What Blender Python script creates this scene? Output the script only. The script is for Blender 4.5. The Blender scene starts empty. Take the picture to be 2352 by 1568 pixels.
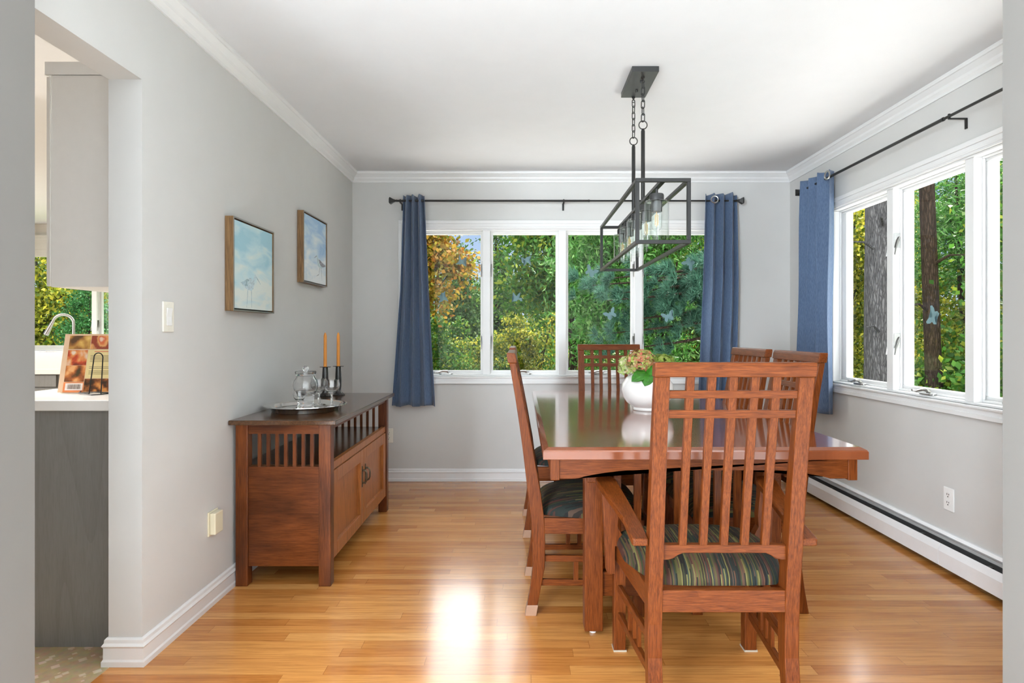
import bpy, bmesh, math, random
import numpy as np
from mathutils import Vector, Matrix

# ------------------------------------------------------------------ camera, world, lights, exposure
SC = bpy.context.scene
COL = SC.collection
F = 1380.0                      # focal length in photo pixels
VX, VY, CAMZ = 1197.0, 765.0, 1.17
PI = math.pi

def P(px, py, Y):
    return Vector(((px - VX) * Y / F, Y, CAMZ - (py - VY) * Y / F))

cam_d = bpy.data.cameras.new('camera')
cam_d.sensor_width = 36.0
cam_d.lens = 36.0 * F / 2352.0
cam_d.shift_x = (1176.0 - VX) / 2352.0
cam_d.shift_y = -(784.0 - VY) / 2352.0
cam_d.clip_start = 0.05
cam = bpy.data.objects.new('camera', cam_d)
COL.objects.link(cam)
cam.location = (0, 0, CAMZ)
cam.rotation_euler = (PI / 2, 0, 0)
SC.camera = cam

SC.view_settings.view_transform = 'Standard'
SC.view_settings.look = 'None'
SC.view_settings.gamma = 1.0
SC.view_settings.use_curve_mapping = False
SC.view_settings.exposure = 0.93
SC.cycles.max_bounces = 10
SC.cycles.diffuse_bounces = 5
SC.cycles.glossy_bounces = 4
SC.cycles.transmission_bounces = 8
SC.cycles.transparent_max_bounces = 24
SC.cycles.caustics_reflective = False
SC.cycles.caustics_refractive = False
SC.cycles.sample_clamp_indirect = 6.0

# sky: pale blue near the horizon, bright thin cloud higher up
world = bpy.data.worlds.new('sky')
SC.world = world
world.use_nodes = True
wn, wl = world.node_tree.nodes, world.node_tree.links
wn.clear()
tc = wn.new('ShaderNodeTexCoord')
sep = wn.new('ShaderNodeSeparateXYZ')
wl.new(tc.outputs['Generated'], sep.inputs[0])
rmp = wn.new('ShaderNodeValToRGB')
wl.new(sep.outputs['Z'], rmp.inputs[0])
SKY_TOP = 5.2
els = [(0.0, (0.10, 0.12, 0.07)), (0.02, (0.33, 0.40, 0.50)), (0.20, (0.22, 0.31, 0.48)), (0.34, (SKY_TOP, SKY_TOP * 1.02, SKY_TOP * 1.06))]
cr = rmp.color_ramp
while len(cr.elements) < len(els):
    cr.elements.new(0.5)
for e, (p, c) in zip(cr.elements, els):
    e.position = p
    e.color = (*c, 1)
bg = wn.new('ShaderNodeBackground')
wl.new(rmp.outputs[0], bg.inputs[0])
bg.inputs[1].default_value = 1.0
wo = wn.new('ShaderNodeOutputWorld')
wl.new(bg.outputs[0], wo.inputs[0])

def light(name, kind, loc, energy, color=(1, 1, 1), aim=None, size=None, portal=False):
    d = bpy.data.lights.new(name, kind)
    d.energy = energy
    d.color = color
    if kind == 'AREA':
        d.shape = 'RECTANGLE'
        d.size, d.size_y = size
        d.cycles.is_portal = portal
    o = bpy.data.objects.new(name, d)
    COL.objects.link(o)
    o.location = loc
    if aim is not None:
        o.rotation_euler = Vector(aim).to_track_quat('-Z', 'Y').to_euler()
    return o

sun = light('sun', 'SUN', (0, 0, 12), 9.0, (1.0, 0.955, 0.88), aim=(-0.42, -0.38, -0.82))
sun.data.angle = math.radians(1.0)
# unseen area lamps added behind the camera as fill, standing in for window daylight
light('living_room_fill_light', 'AREA', (-2.75, -3.85, 1.35), 300, (0.84, 0.93, 1.0), aim=(0.55, 1, 0.0), size=(1.3, 1.9))
light('right_bounce_fill_light', 'AREA', (2.65, 1.36, 1.35), 200, (0.86, 0.94, 1.0), aim=(0, -1, 0.0), size=(1.1, 1.8))  # added bounce fill, facing the living room's back wall
light('left_bounce_fill_light', 'AREA', (-2.5, 1.36, 1.25), 200, (0.86, 0.94, 1.0), aim=(0, -1, 0.0), size=(1.6, 2.0))  # added bounce fill left of the opening, also facing the back wall
# unseen fill lamps added to brighten the kitchen; no side window is built
light('kitchen_side_fill_light', 'AREA', (-6.3, 4.3, 1.6), 60, (1.0, 0.97, 0.92), aim=(1, -0.2, -0.12), size=(2.4, 1.3))
light('kitchen_top_fill_light', 'AREA', (-2.75, 2.75, 2.42), 48, (1.0, 0.96, 0.90), aim=(0.15, 0, -1), size=(0.9, 0.5))  # added lamp over the counter, without a fixture
# sampling portals in the two dining room windows (they add no light)
light('portal_back', 'AREA', (0.33, 4.93, 1.42), 1, aim=(0, -1, 0), size=(2.45, 1.2), portal=True)
light('portal_right', 'AREA', (2.30, 2.89, 1.42), 1, aim=(-1, 0, 0), size=(2.46, 1.2), portal=True)

# ------------------------------------------------------------------ material helpers
MATS = {}

def new_mat(name):
    m = bpy.data.materials.new(name)
    m.use_nodes = True
    n, l = m.node_tree.nodes, m.node_tree.links
    n.clear()
    out = n.new('ShaderNodeOutputMaterial')
    return m, n, l, out

def bsdf(n, l, out, color=(0.5, 0.5, 0.5), rough=0.5, metal=0.0, ior=1.5, coat=0.0, coat_rough=0.1, trans=0.0, spec=0.5):
    b = n.new('ShaderNodeBsdfPrincipled')
    b.inputs['Base Color'].default_value = (*color, 1)
    b.inputs['Roughness'].default_value = rough
    b.inputs['Metallic'].default_value = metal
    b.inputs['IOR'].default_value = ior
    b.inputs['Coat Weight'].default_value = coat
    b.inputs['Coat Roughness'].default_value = coat_rough
    b.inputs['Transmission Weight'].default_value = trans
    b.inputs['Specular IOR Level'].default_value = spec
    l.new(b.outputs[0], out.inputs[0])
    return b

def plain(name, color, rough=0.5, metal=0.0, noise=0.04, scale=30.0, bump=0.0, **kw):
    """Principled surface whose tone wanders slightly with a noise texture."""
    m, n, l, out = new_mat(name)
    b = bsdf(n, l, out, color, rough, metal, **kw)
    t = n.new('ShaderNodeTexCoord')
    nz = n.new('ShaderNodeTexNoise')
    nz.inputs['Scale'].default_value = scale
    nz.inputs['Detail'].default_value = 3
    l.new(t.outputs['Object'], nz.inputs['Vector'])
    r = n.new('ShaderNodeValToRGB')
    r.color_ramp.elements[0].position = 0.3
    r.color_ramp.elements[1].position = 0.7
    r.color_ramp.elements[0].color = (*[c * (1 - noise) for c in color], 1)
    r.color_ramp.elements[1].color = (*[min(1, c * (1 + noise)) for c in color], 1)
    l.new(nz.outputs['Fac'], r.inputs[0])
    l.new(r.outputs[0], b.inputs['Base Color'])
    if bump:
        bp = n.new('ShaderNodeBump')
        bp.inputs['Strength'].default_value = bump
        bp.inputs['Distance'].default_value = 0.002
        l.new(nz.outputs['Fac'], bp.inputs['Height'])
        l.new(bp.outputs[0], b.inputs['Normal'])
    MATS[name] = m
    return m

def wood(name, dark, mid, light_, axis='Z', rough=0.32, scale=1.0, coat=0.25, blotch=0.0, coat_rough=0.12, spec=0.5, streak=0.8, pores=0.6):
    """Oak: long noise streaks and distorted growth rings running along one axis of the piece."""
    m, n, l, out = new_mat(name)
    b = bsdf(n, l, out, mid, rough, coat=coat, coat_rough=coat_rough, spec=spec)
    t = n.new('ShaderNodeTexCoord')
    mp = n.new('ShaderNodeMapping')
    s = {'X': (1.0, 14, 14), 'Y': (14, 1.0, 14), 'Z': (14, 14, 1.0)}[axis]
    mp.inputs['Scale'].default_value = [v * scale for v in s]
    l.new(t.outputs['Object'], mp.inputs['Vector'])
    n1 = n.new('ShaderNodeTexNoise')
    n1.inputs['Scale'].default_value = 9
    n1.inputs['Detail'].default_value = 4
    n1.inputs['Roughness'].default_value = 0.65
    l.new(mp.outputs[0], n1.inputs['Vector'])
    n2 = n.new('ShaderNodeTexNoise')
    n2.inputs['Scale'].default_value = 0.55
    n2.inputs['Detail'].default_value = 1
    n2.inputs['Distortion'].default_value = 0.4
    l.new(mp.outputs[0], n2.inputs['Vector'])
    mul = n.new('ShaderNodeMath'); mul.operation = 'MULTIPLY'; mul.inputs[1].default_value = 15.0
    l.new(n2.outputs['Fac'], mul.inputs[0])
    sn = n.new('ShaderNodeMath'); sn.operation = 'FRACT'
    l.new(mul.outputs[0], sn.inputs[0])
    r1 = n.new('ShaderNodeValToRGB')
    e = r1.color_ramp.elements
    e[0].position = 0.25; e[0].color = (*dark, 1)
    e[1].position = 0.72; e[1].color = (*light_, 1)
    em = e.new(0.5); em.color = (*mid, 1)
    l.new(n1.outputs['Fac'], r1.inputs[0])
    r2 = n.new('ShaderNodeValToRGB')
    e = r2.color_ramp.elements
    e[0].position = 0.0; e[0].color = (0.62, 0.58, 0.55, 1)
    e[1].position = 0.3; e[1].color = (1, 1, 1, 1)
    l.new(sn.outputs[0], r2.inputs[0])
    mx = n.new('ShaderNodeMix'); mx.data_type = 'RGBA'; mx.blend_type = 'MULTIPLY'
    mx.inputs[0].default_value = streak
    l.new(r1.outputs[0], mx.inputs[6]); l.new(r2.outputs[0], mx.inputs[7])
    # fine dark pores along the grain
    mp3 = n.new('ShaderNodeMapping')
    mp3.inputs['Scale'].default_value = {'X': (18, 420, 420), 'Y': (420, 18, 420), 'Z': (420, 420, 18)}[axis]
    l.new(t.outputs['Object'], mp3.inputs['Vector'])
    n4 = n.new('ShaderNodeTexNoise'); n4.inputs['Scale'].default_value = 1.0; n4.inputs['Detail'].default_value = 2
    l.new(mp3.outputs[0], n4.inputs['Vector'])
    r4 = n.new('ShaderNodeValToRGB')
    e = r4.color_ramp.elements
    e[0].position = 0.38; e[0].color = (0.55, 0.50, 0.47, 1)
    e[1].position = 0.52; e[1].color = (1.04, 1.04, 1.03, 1)
    l.new(n4.outputs['Fac'], r4.inputs[0])
    m4 = n.new('ShaderNodeMix'); m4.data_type = 'RGBA'; m4.blend_type = 'MULTIPLY'; m4.inputs[0].default_value = pores
    l.new(mx.outputs[2], m4.inputs[6]); l.new(r4.outputs[0], m4.inputs[7])
    last = m4.outputs[2]
    if blotch:
        nb = n.new('ShaderNodeTexNoise')
        nb.inputs['Scale'].default_value = 5
        nb.inputs['Detail'].default_value = 2
        mp2 = n.new('ShaderNodeMapping')
        mp2.inputs['Scale'].default_value = {'X': (0.6, 1.6, 1.6), 'Y': (1.6, 0.6, 1.6), 'Z': (1.6, 1.6, 0.6)}[axis]
        l.new(t.outputs['Object'], mp2.inputs['Vector'])
        l.new(mp2.outputs[0], nb.inputs['Vector'])
        rb = n.new('ShaderNodeValToRGB')
        e = rb.color_ramp.elements
        e[0].position = 0.36; e[0].color = (0.42, 0.36, 0.32, 1)
        e[1].position = 0.62; e[1].color = (1.15, 1.1, 1.05, 1)
        l.new(nb.outputs['Fac'], rb.inputs[0])
        m2 = n.new('ShaderNodeMix'); m2.data_type = 'RGBA'; m2.blend_type = 'MULTIPLY'
        m2.inputs[0].default_value = blotch
        l.new(last, m2.inputs[6]); l.new(rb.outputs[0], m2.inputs[7])
        last = m2.outputs[2]
    l.new(last, b.inputs['Base Color'])
    bp = n.new('ShaderNodeBump')
    bp.inputs['Strength'].default_value = 0.12
    bp.inputs['Distance'].default_value = 0.001
    l.new(n1.outputs['Fac'], bp.inputs['Height'])
    l.new(bp.outputs[0], b.inputs['Normal'])
    MATS[name] = m
    return m

def math_node(n, l, op, a, b=None):
    x = n.new('ShaderNodeMath'); x.operation = op
    for i, v in enumerate((a, b)):
        if v is None:
            continue
        if isinstance(v, (int, float)):
            x.inputs[i].default_value = v
        else:
            l.new(v, x.inputs[i])
    return x.outputs[0]

def planks(name, tones, board_w, board_l, rough, across='Y', gap=0.0016, coat=0.4, grain=0.85):
    """Boards running along X (or Y): each board picks its own tone, with oak grain and thin dark joints."""
    m, n, l, out = new_mat(name)
    b = bsdf(n, l, out, tones[0], rough, coat=coat, coat_rough=rough * 0.6)
    t = n.new('ShaderNodeTexCoord')
    sp = n.new('ShaderNodeSeparateXYZ')
    l.new(t.outputs['Object'], sp.inputs[0])
    u, v = (sp.outputs['X'], sp.outputs['Y']) if across == 'Y' else (sp.outputs['Y'], sp.outputs['X'])
    vs = math_node(n, l, 'DIVIDE', v, board_w)
    row = math_node(n, l, 'FLOOR', vs)
    vf = math_node(n, l, 'FRACT', vs)
    wn1 = n.new('ShaderNodeTexWhiteNoise'); wn1.noise_dimensions = '1D'
    l.new(row, wn1.inputs['W'])
    us0 = math_node(n, l, 'DIVIDE', u, board_l)
    off = math_node(n, l, 'MULTIPLY', wn1.outputs['Value'], 7.3)
    us = math_node(n, l, 'ADD', us0, off)
    colm = math_node(n, l, 'FLOOR', us)
    uf = math_node(n, l, 'FRACT', us)
    cb = n.new('ShaderNodeCombineXYZ')
    l.new(row, cb.inputs[0]); l.new(colm, cb.inputs[1])
    wn2 = n.new('ShaderNodeTexWhiteNoise'); wn2.noise_dimensions = '2D'
    l.new(cb.outputs[0], wn2.inputs['Vector'])
    ramp = n.new('ShaderNodeValToRGB')
    ramp.color_ramp.interpolation = 'LINEAR'
    while len(ramp.color_ramp.elements) < len(tones):
        ramp.color_ramp.elements.new(0.5)
    for i, (e, c) in enumerate(zip(ramp.color_ramp.elements, tones)):
        e.position = i / (len(tones) - 1)
        e.color = (*c, 1)
    l.new(wn2.outputs['Value'], ramp.inputs[0])
    # grain in board space, shifted per board
    cb2 = n.new('ShaderNodeCombineXYZ')
    sh = math_node(n, l, 'MULTIPLY', wn2.outputs['Value'], 37.0)
    l.new(math_node(n, l, 'ADD', math_node(n, l, 'MULTIPLY', u, 1.3), sh), cb2.inputs[0])
    l.new(math_node(n, l, 'MULTIPLY', v, 26.0), cb2.inputs[1])
    l.new(sh, cb2.inputs[2])
    n1 = n.new('ShaderNodeTexNoise'); n1.inputs['Scale'].default_value = 3.0
    n1.inputs['Detail'].default_value = 5; n1.inputs['Roughness'].default_value = 0.65; n1.inputs['Distortion'].default_value = 0.7
    l.new(cb2.outputs[0], n1.inputs['Vector'])
    rg = n.new('ShaderNodeValToRGB')
    e = rg.color_ramp.elements
    e[0].position = 0.32; e[0].color = (0.68, 0.60, 0.54, 1)
    e[1].position = 0.58; e[1].color = (1.05, 1.04, 1.02, 1)
    l.new(n1.outputs['Fac'], rg.inputs[0])
    mx = n.new('ShaderNodeMix'); mx.data_type = 'RGBA'; mx.blend_type = 'MULTIPLY'; mx.inputs[0].default_value = grain
    l.new(ramp.outputs[0], mx.inputs[6]); l.new(rg.outputs[0], mx.inputs[7])
    # joints
    g1 = math_node(n, l, 'LESS_THAN', vf, gap / board_w)
    g2 = math_node(n, l, 'LESS_THAN', uf, gap / board_l)
    gg = math_node(n, l, 'MAXIMUM', g1, g2)
    m2 = n.new('ShaderNodeMix'); m2.data_type = 'RGBA'; m2.blend_type = 'MULTIPLY'
    l.new(math_node(n, l, 'MULTIPLY', gg, 0.55), m2.inputs[0])
    l.new(mx.outputs[2], m2.inputs[6]); m2.inputs[7].default_value = (0.25, 0.17, 0.12, 1)
    l.new(m2.outputs[2], b.inputs['Base Color'])
    # each board lies at a very slightly different height and wears unevenly
    n3 = n.new('ShaderNodeTexNoise'); n3.inputs['Scale'].default_value = 2.2; n3.inputs['Detail'].default_value = 3
    l.new(t.outputs['Object'], n3.inputs['Vector'])
    mr = n.new('ShaderNodeMapRange')
    mr.inputs[3].default_value = rough * 0.8; mr.inputs[4].default_value = rough * 1.25
    l.new(n3.outputs['Fac'], mr.inputs[0])
    l.new(mr.outputs[0], b.inputs['Roughness'])
    hsum = math_node(n, l, 'ADD', math_node(n, l, 'MULTIPLY', wn2.outputs['Value'], 0.3),
                     math_node(n, l, 'ADD', math_node(n, l, 'MULTIPLY', gg, -1.0), math_node(n, l, 'MULTIPLY', n1.outputs['Fac'], 0.25)))
    bp = n.new('ShaderNodeBump'); bp.inputs['Strength'].default_value = 0.10; bp.inputs['Distance'].default_value = 0.0012
    l.new(hsum, bp.inputs['Height'])
    l.new(bp.outputs[0], b.inputs['Normal'])
    MATS[name] = m
    return m

def thin_glass(name, tint=(1, 1, 1), refl=1.0, ior=1.45, rough=0.0):
    """Thin pane: straight-through light plus a Fresnel reflection."""
    m, n, l, out = new_mat(name)
    tr = n.new('ShaderNodeBsdfTransparent'); tr.inputs[0].default_value = (*tint, 1)
    gl = n.new('ShaderNodeBsdfGlossy'); gl.inputs['Roughness'].default_value = rough
    fr = n.new('ShaderNodeFresnel'); fr.inputs[0].default_value = ior
    geo = n.new('ShaderNodeNewGeometry')
    f2 = math_node(n, l, 'MULTIPLY', fr.outputs[0], math_node(n, l, 'SUBTRACT', 1.0, geo.outputs['Backfacing']))
    f3 = math_node(n, l, 'MULTIPLY', f2, refl)
    mx = n.new('ShaderNodeMixShader')
    l.new(f3, mx.inputs[0]); l.new(tr.outputs[0], mx.inputs[1]); l.new(gl.outputs[0], mx.inputs[2])
    l.new(mx.outputs[0], out.inputs[0])
    MATS[name] = m
    return m

LEAF_K = 0.58
def leaf_mat(name, cols, trans=0.35, rough=0.55):
    """Leaves: every leaf picks its own tone; some light passes through."""
    cols = [tuple(v * LEAF_K for v in c) for c in cols]
    m, n, l, out = new_mat(name)
    geo = n.new('ShaderNodeNewGeometry')
    r = n.new('ShaderNodeValToRGB')
    while len(r.color_ramp.elements) < len(cols):
        r.color_ramp.elements.new(0.5)
    for i, (e, c) in enumerate(zip(r.color_ramp.elements, cols)):
        e.position = i / (len(cols) - 1)
        e.color = (*c, 1)
    l.new(geo.outputs['Random Per Island'], r.inputs[0])
    b = n.new('ShaderNodeBsdfPrincipled')
    b.inputs['Roughness'].default_value = rough
    b.inputs['Specular IOR Level'].default_value = 0.12
    l.new(r.outputs[0], b.inputs['Base Color'])
    t = n.new('ShaderNodeBsdfTranslucent')
    l.new(r.outputs[0], t.inputs[0])
    mx = n.new('ShaderNodeMixShader'); mx.inputs[0].default_value = trans
    l.new(b.outputs[0], mx.inputs[1]); l.new(t.outputs[0], mx.inputs[2])
    l.new(mx.outputs[0], out.inputs[0])
    MATS[name] = m
    return m

# ------------------------------------------------------------------ object helpers
def tag(o, label=None, cat=None, group=None, kind=None):
    if label: o['label'] = label
    if cat: o['category'] = cat
    if group: o['group'] = group
    if kind: o['kind'] = kind
    return o

def empty(name, loc=(0, 0, 0), rz=0.0, label=None, cat=None, group=None, kind=None):
    o = bpy.data.objects.new(name, None)
    o.empty_display_size = 0.05
    COL.objects.link(o)
    o.location = loc
    o.rotation_euler = (0, 0, rz)
    return tag(o, label, cat, group, kind)

def obj(name, bm, mat, parent=None, smooth=False, bevel=0.0, seg=2, label=None, cat=None, group=None, kind=None, angle=40):
    me = bpy.data.meshes.new(name)
    bmesh.ops.recalc_face_normals(bm, faces=bm.faces[:])
    bm.to_mesh(me)
    bm.free()
    mats = mat if isinstance(mat, (list, tuple)) else [mat]
    for mm in mats:
        me.materials.append(mm)
    if smooth:
        for p in me.polygons:
            p.use_smooth = True
        try:
            me.set_sharp_from_angle(angle=math.radians(angle))
        except Exception:
            pass
    o = bpy.data.objects.new(name, me)
    COL.objects.link(o)
    if parent is not None:
        o.parent = parent
    if bevel:
        md = o.modifiers.new('edge', 'BEVEL')
        md.width = bevel
        md.segments = seg
        md.limit_method = 'ANGLE'
        md.angle_limit = math.radians(40)
    return tag(o, label, cat, group, kind)

def B():
    return bmesh.new()

def box(bm, lo, hi, mi=0):
    x0, y0, z0 = lo; x1, y1, z1 = hi
    v = [bm.verts.new(p) for p in ((x0,y0,z0),(x1,y0,z0),(x1,y1,z0),(x0,y1,z0),(x0,y0,z1),(x1,y0,z1),(x1,y1,z1),(x0,y1,z1))]
    for f in ((0,3,2,1),(4,5,6,7),(0,1,5,4),(1,2,6,5),(2,3,7,6),(3,0,4,7)):
        bm.faces.new([v[i] for i in f]).material_index = mi
    return bm

def bar(bm, p, q, w, h, up=(0, 0, 1)):
    """Straight bar from p to q: w across, h along 'up'."""
    p, q, up = Vector(p), Vector(q), Vector(up)
    d = (q - p).normalized()
    s = d.cross(up).normalized()
    u = s.cross(d).normalized()
    vs = []
    for c in (p, q):
        for a, b2 in ((-1, -1), (1, -1), (1, 1), (-1, 1)):
            vs.append(bm.verts.new(c + s * (a * w / 2) + u * (b2 * h / 2)))
    for f in ((3,2,1,0),(4,5,6,7),(0,1,5,4),(1,2,6,5),(2,3,7,6),(3,0,4,7)):
        bm.faces.new([vs[i] for i in f])
    return bm

def prism(bm, pts, axis, a, b):
    """Extrude a closed outline (2D points) along an axis from a to b. axis 'Y': pts are (x, z)."""
    def mk(p, t):
        if axis == 'Y': return (p[0], t, p[1])
        if axis == 'X': return (t, p[0], p[1])
        return (p[0], p[1], t)
    v0 = [bm.verts.new(mk(p, a)) for p in pts]
    v1 = [bm.verts.new(mk(p, b)) for p in pts]
    n = len(pts)
    bm.faces.new(v0[::-1]); bm.faces.new(v1)
    for i in range(n):
        bm.faces.new((v0[i], v0[(i+1) % n], v1[(i+1) % n], v1[i]))
    return bm

def lathe(bm, prof, c=(0, 0, 0), seg=32, sx=1.0, sy=1.0):
    rings = []
    for r, z in prof:
        if r < 1e-6:
            rings.append([bm.verts.new((c[0], c[1], c[2] + z))])
        else:
            rings.append([bm.verts.new((c[0] + sx * r * math.cos(2*PI*i/seg), c[1] + sy * r * math.sin(2*PI*i/seg), c[2] + z)) for i in range(seg)])
    for a, b2 in zip(rings, rings[1:]):
        for i in range(seg):
            j = (i + 1) % seg
            if len(a) == 1 and len(b2) == 1: continue
            if len(a) == 1: bm.faces.new((a[0], b2[i], b2[j]))
            elif len(b2) == 1: bm.faces.new((a[i], a[j], b2[0]))
            else: bm.faces.new((a[i], a[j], b2[j], b2[i]))
    return bm

def tube(bm, pts, rad, seg=8, closed=False, caps=True):
    pts = [Vector(p) for p in pts]
    n = len(pts)
    rr = rad if isinstance(rad, (list, tuple)) else [rad] * n
    rings = []
    prev = None
    for i, p in enumerate(pts):
        if closed: d = (pts[(i+1) % n] - pts[i-1]).normalized()
        elif i == 0: d = (pts[1] - p).normalized()
        elif i == n-1: d = (p - pts[i-1]).normalized()
        else: d = (pts[i+1] - pts[i-1]).normalized()
        if prev is None:
            a = Vector((0, 0, 1)) if abs(d.z) < 0.9 else Vector((1, 0, 0))
            s = d.cross(a).normalized()
        else:
            s = (prev - d * prev.dot(d)).normalized()
        prev = s
        u = d.cross(s)
        rings.append([bm.verts.new(p + (s * math.cos(2*PI*k/seg) + u * math.sin(2*PI*k/seg)) * rr[i]) for k in range(seg)])
    m = n if closed else n - 1
    for i in range(m):
        a, b2 = rings[i], rings[(i+1) % n]
        for k in range(seg):
            j = (k + 1) % seg
            bm.faces.new((a[k], a[j], b2[j], b2[k]))
    if not closed and caps:
        bm.faces.new(rings[0][::-1]); bm.faces.new(rings[-1])
    return bm

def sweep(bm, prof, path, z0=0.0):
    """Moulding: profile points (d outwards to the right of the path, z) along an XY path with mitred corners."""
    pts = [Vector(p) for p in path]
    n = len(pts)
    offs = []
    for i in range(n):
        ds = []
        if i > 0: ds.append((pts[i] - pts[i-1]).normalized())
        if i < n-1: ds.append((pts[i+1] - pts[i]).normalized())
        ns = [Vector((d.y, -d.x)) for d in ds]
        if len(ns) == 1: offs.append(ns[0])
        else:
            s = ns[0] + ns[1]
            offs.append(s / s.dot(ns[0]))
    rings = [[bm.verts.new((p.x + o.x * d, p.y + o.y * d, z0 + z)) for d, z in prof] for p, o in zip(pts, offs)]
    k = len(prof)
    for a, b2 in zip(rings, rings[1:]):
        for i in range(k):
            j = (i + 1) % k
            bm.faces.new((a[i], a[j], b2[j], b2[i]))
    bm.faces.new(rings[0]); bm.faces.new(rings[-1][::-1])
    return bm

def dup(root, loc, rz=None, label=None, group=None):
    """Copy of a thing with copies of its parts and sub-parts (mesh data shared)."""
    r = root.copy(); COL.objects.link(r); r.location = loc
    if rz is not None: r.rotation_euler = (0, 0, rz)
    if label: r['label'] = label
    if group: r['group'] = group
    def rec(src, dst):
        for ch in list(src.children):
            c = ch.copy(); COL.objects.link(c); c.parent = dst
            rec(ch, c)
    rec(root, r)
    return r

def struct(name, bm, m, parent=None, **kw):
    return obj(name, bm, m, parent, kind='structure' if parent is None else None, **kw)

# ------------------------------------------------------------------ materials
WALL = plain('wall_paint', (0.605, 0.60, 0.585), 0.75, noise=0.012, scale=6, bump=0.04)
CEIL = plain('ceiling_paint', (0.74, 0.747, 0.76), 0.8, noise=0.01, scale=8)
TRIM = plain('white_trim_paint', (0.76, 0.76, 0.757), 0.3, noise=0.01, scale=10)
FLOOR = planks('oak_floor', [(0.44, 0.162, 0.034), (0.56, 0.238, 0.060), (0.63, 0.292, 0.082), (0.50, 0.198, 0.046), (0.68, 0.338, 0.105)],
               0.0572, 0.85, 0.2, across='Y', coat=0.15)
CH = ((0.075, 0.0155, 0.0030), (0.142, 0.034, 0.0062), (0.190, 0.051, 0.0105))
OAK = {a: wood('chair_oak_' + a.lower(), *CH, axis=a, rough=0.33, coat=0.0, spec=0.2, streak=0.5, scale=1.5) for a in 'XYZ'}
TABLE_TOP = planks('table_oak', [(0.150, 0.034, 0.0095), (0.185, 0.046, 0.014), (0.21, 0.056, 0.018), (0.17, 0.040, 0.012)], 0.14, 2.6, 0.16, across='Y', gap=0.0010, coat=0.8, grain=0.7)
TABLE_TOP.node_tree.nodes['Principled BSDF'].inputs['Coat IOR'].default_value = 1.6
SB = ((0.095, 0.024, 0.0050), (0.150, 0.041, 0.0090), (0.195, 0.057, 0.0140))
CHERRY = {a: wood('sideboard_wood_' + a.lower(), *SB, axis=a, rough=0.32, coat=0.0, spec=0.3, blotch=0.8, scale=0.9, streak=0.35) for a in 'XYZ'}
CHERRY_DOOR = wood('sideboard_door_wood', (0.27, 0.088, 0.020), (0.36, 0.125, 0.030), (0.42, 0.152, 0.040), axis='Z', rough=0.34, coat=0.0, spec=0.35, scale=0.7)
CHERRY_TOP = wood('sideboard_top_wood', (0.050, 0.020, 0.0070), (0.085, 0.036, 0.0130), (0.115, 0.050, 0.0180), axis='Y', rough=0.2, coat=0.3, scale=0.7)
BLACK = plain('black_metal', (0.013, 0.0125, 0.012), 0.38, metal=0.2, noise=0.05)
DARK_GREY = plain('dark_grey_metal', (0.05, 0.05, 0.05), 0.4, metal=0.4, noise=0.05)
BRONZE = plain('aged_bronze', (0.11, 0.085, 0.055), 0.35, metal=0.9, noise=0.1)
NICKEL = plain('satin_nickel', (0.40, 0.40, 0.39), 0.28, metal=1.0, noise=0.03)
SILVER = plain('silver_tray_metal', (0.82, 0.82, 0.80), 0.12, metal=1.0, noise=0.02)
WHITE_PLASTIC = plain('white_plastic', (0.83, 0.83, 0.82), 0.35, noise=0.01)
CREAM_PLASTIC = plain('cream_plastic', (0.74, 0.68, 0.50), 0.4, noise=0.02)
ALMOND_PLASTIC = plain('almond_plastic', (0.80, 0.77, 0.68), 0.4, noise=0.02)
DARK = plain('dark_slot', (0.03, 0.03, 0.03), 0.6)
HEATER = plain('heater_enamel', (0.84, 0.85, 0.86), 0.35, noise=0.01)
HEATER_GREY = plain('grey_damper', (0.30, 0.30, 0.30), 0.45)
CERAMIC = plain('white_glazed_ceramic', (0.76, 0.74, 0.71), 0.25, noise=0.01, coat=0.3)
WAX = plain('orange_wax', (0.72, 0.27, 0.035), 0.45, noise=0.03)
PANE = thin_glass('window_glass', (0.985, 0.995, 0.99), refl=0.35)
SHADE_GLASS = thin_glass('clear_lamp_glass', (0.97, 0.985, 0.975), refl=1.6)
m, n, l, out = new_mat('crystal_glass')
bsdf(n, l, out, (1, 1, 1), 0.0, ior=1.5, trans=1.0)
CRYSTAL = m
FILAMENT = plain('filament_brass', (0.75, 0.42, 0.12), 0.4, metal=0.3)
CAB_GREY = wood('grey_painted_cabinet', (0.215, 0.215, 0.210), (0.225, 0.225, 0.220), (0.235, 0.235, 0.230), axis='Z', rough=0.5, scale=0.4, coat=0.0, streak=0.22, pores=0.15)
CAB_WHITE = plain('white_cabinet_paint', (0.80, 0.79, 0.77), 0.4, noise=0.01)
QUARTZ = plain('white_quartz', (0.86, 0.86, 0.85), 0.2, noise=0.03, scale=4)
PORCELAIN = plain('white_porcelain', (0.86, 0.82, 0.79), 0.2, noise=0.01)
CHROME = plain('brushed_steel', (0.50, 0.49, 0.48), 0.25, metal=1.0, noise=0.02)
SILICONE = plain('frosted_foot_cap', (0.34, 0.20, 0.13), 0.4, noise=0.03)
FELT = plain('white_felt_pad', (0.42, 0.36, 0.28), 0.9)
PAPER = plain('book_pages', (0.78, 0.70, 0.56), 0.8, noise=0.05, scale=200)
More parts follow.
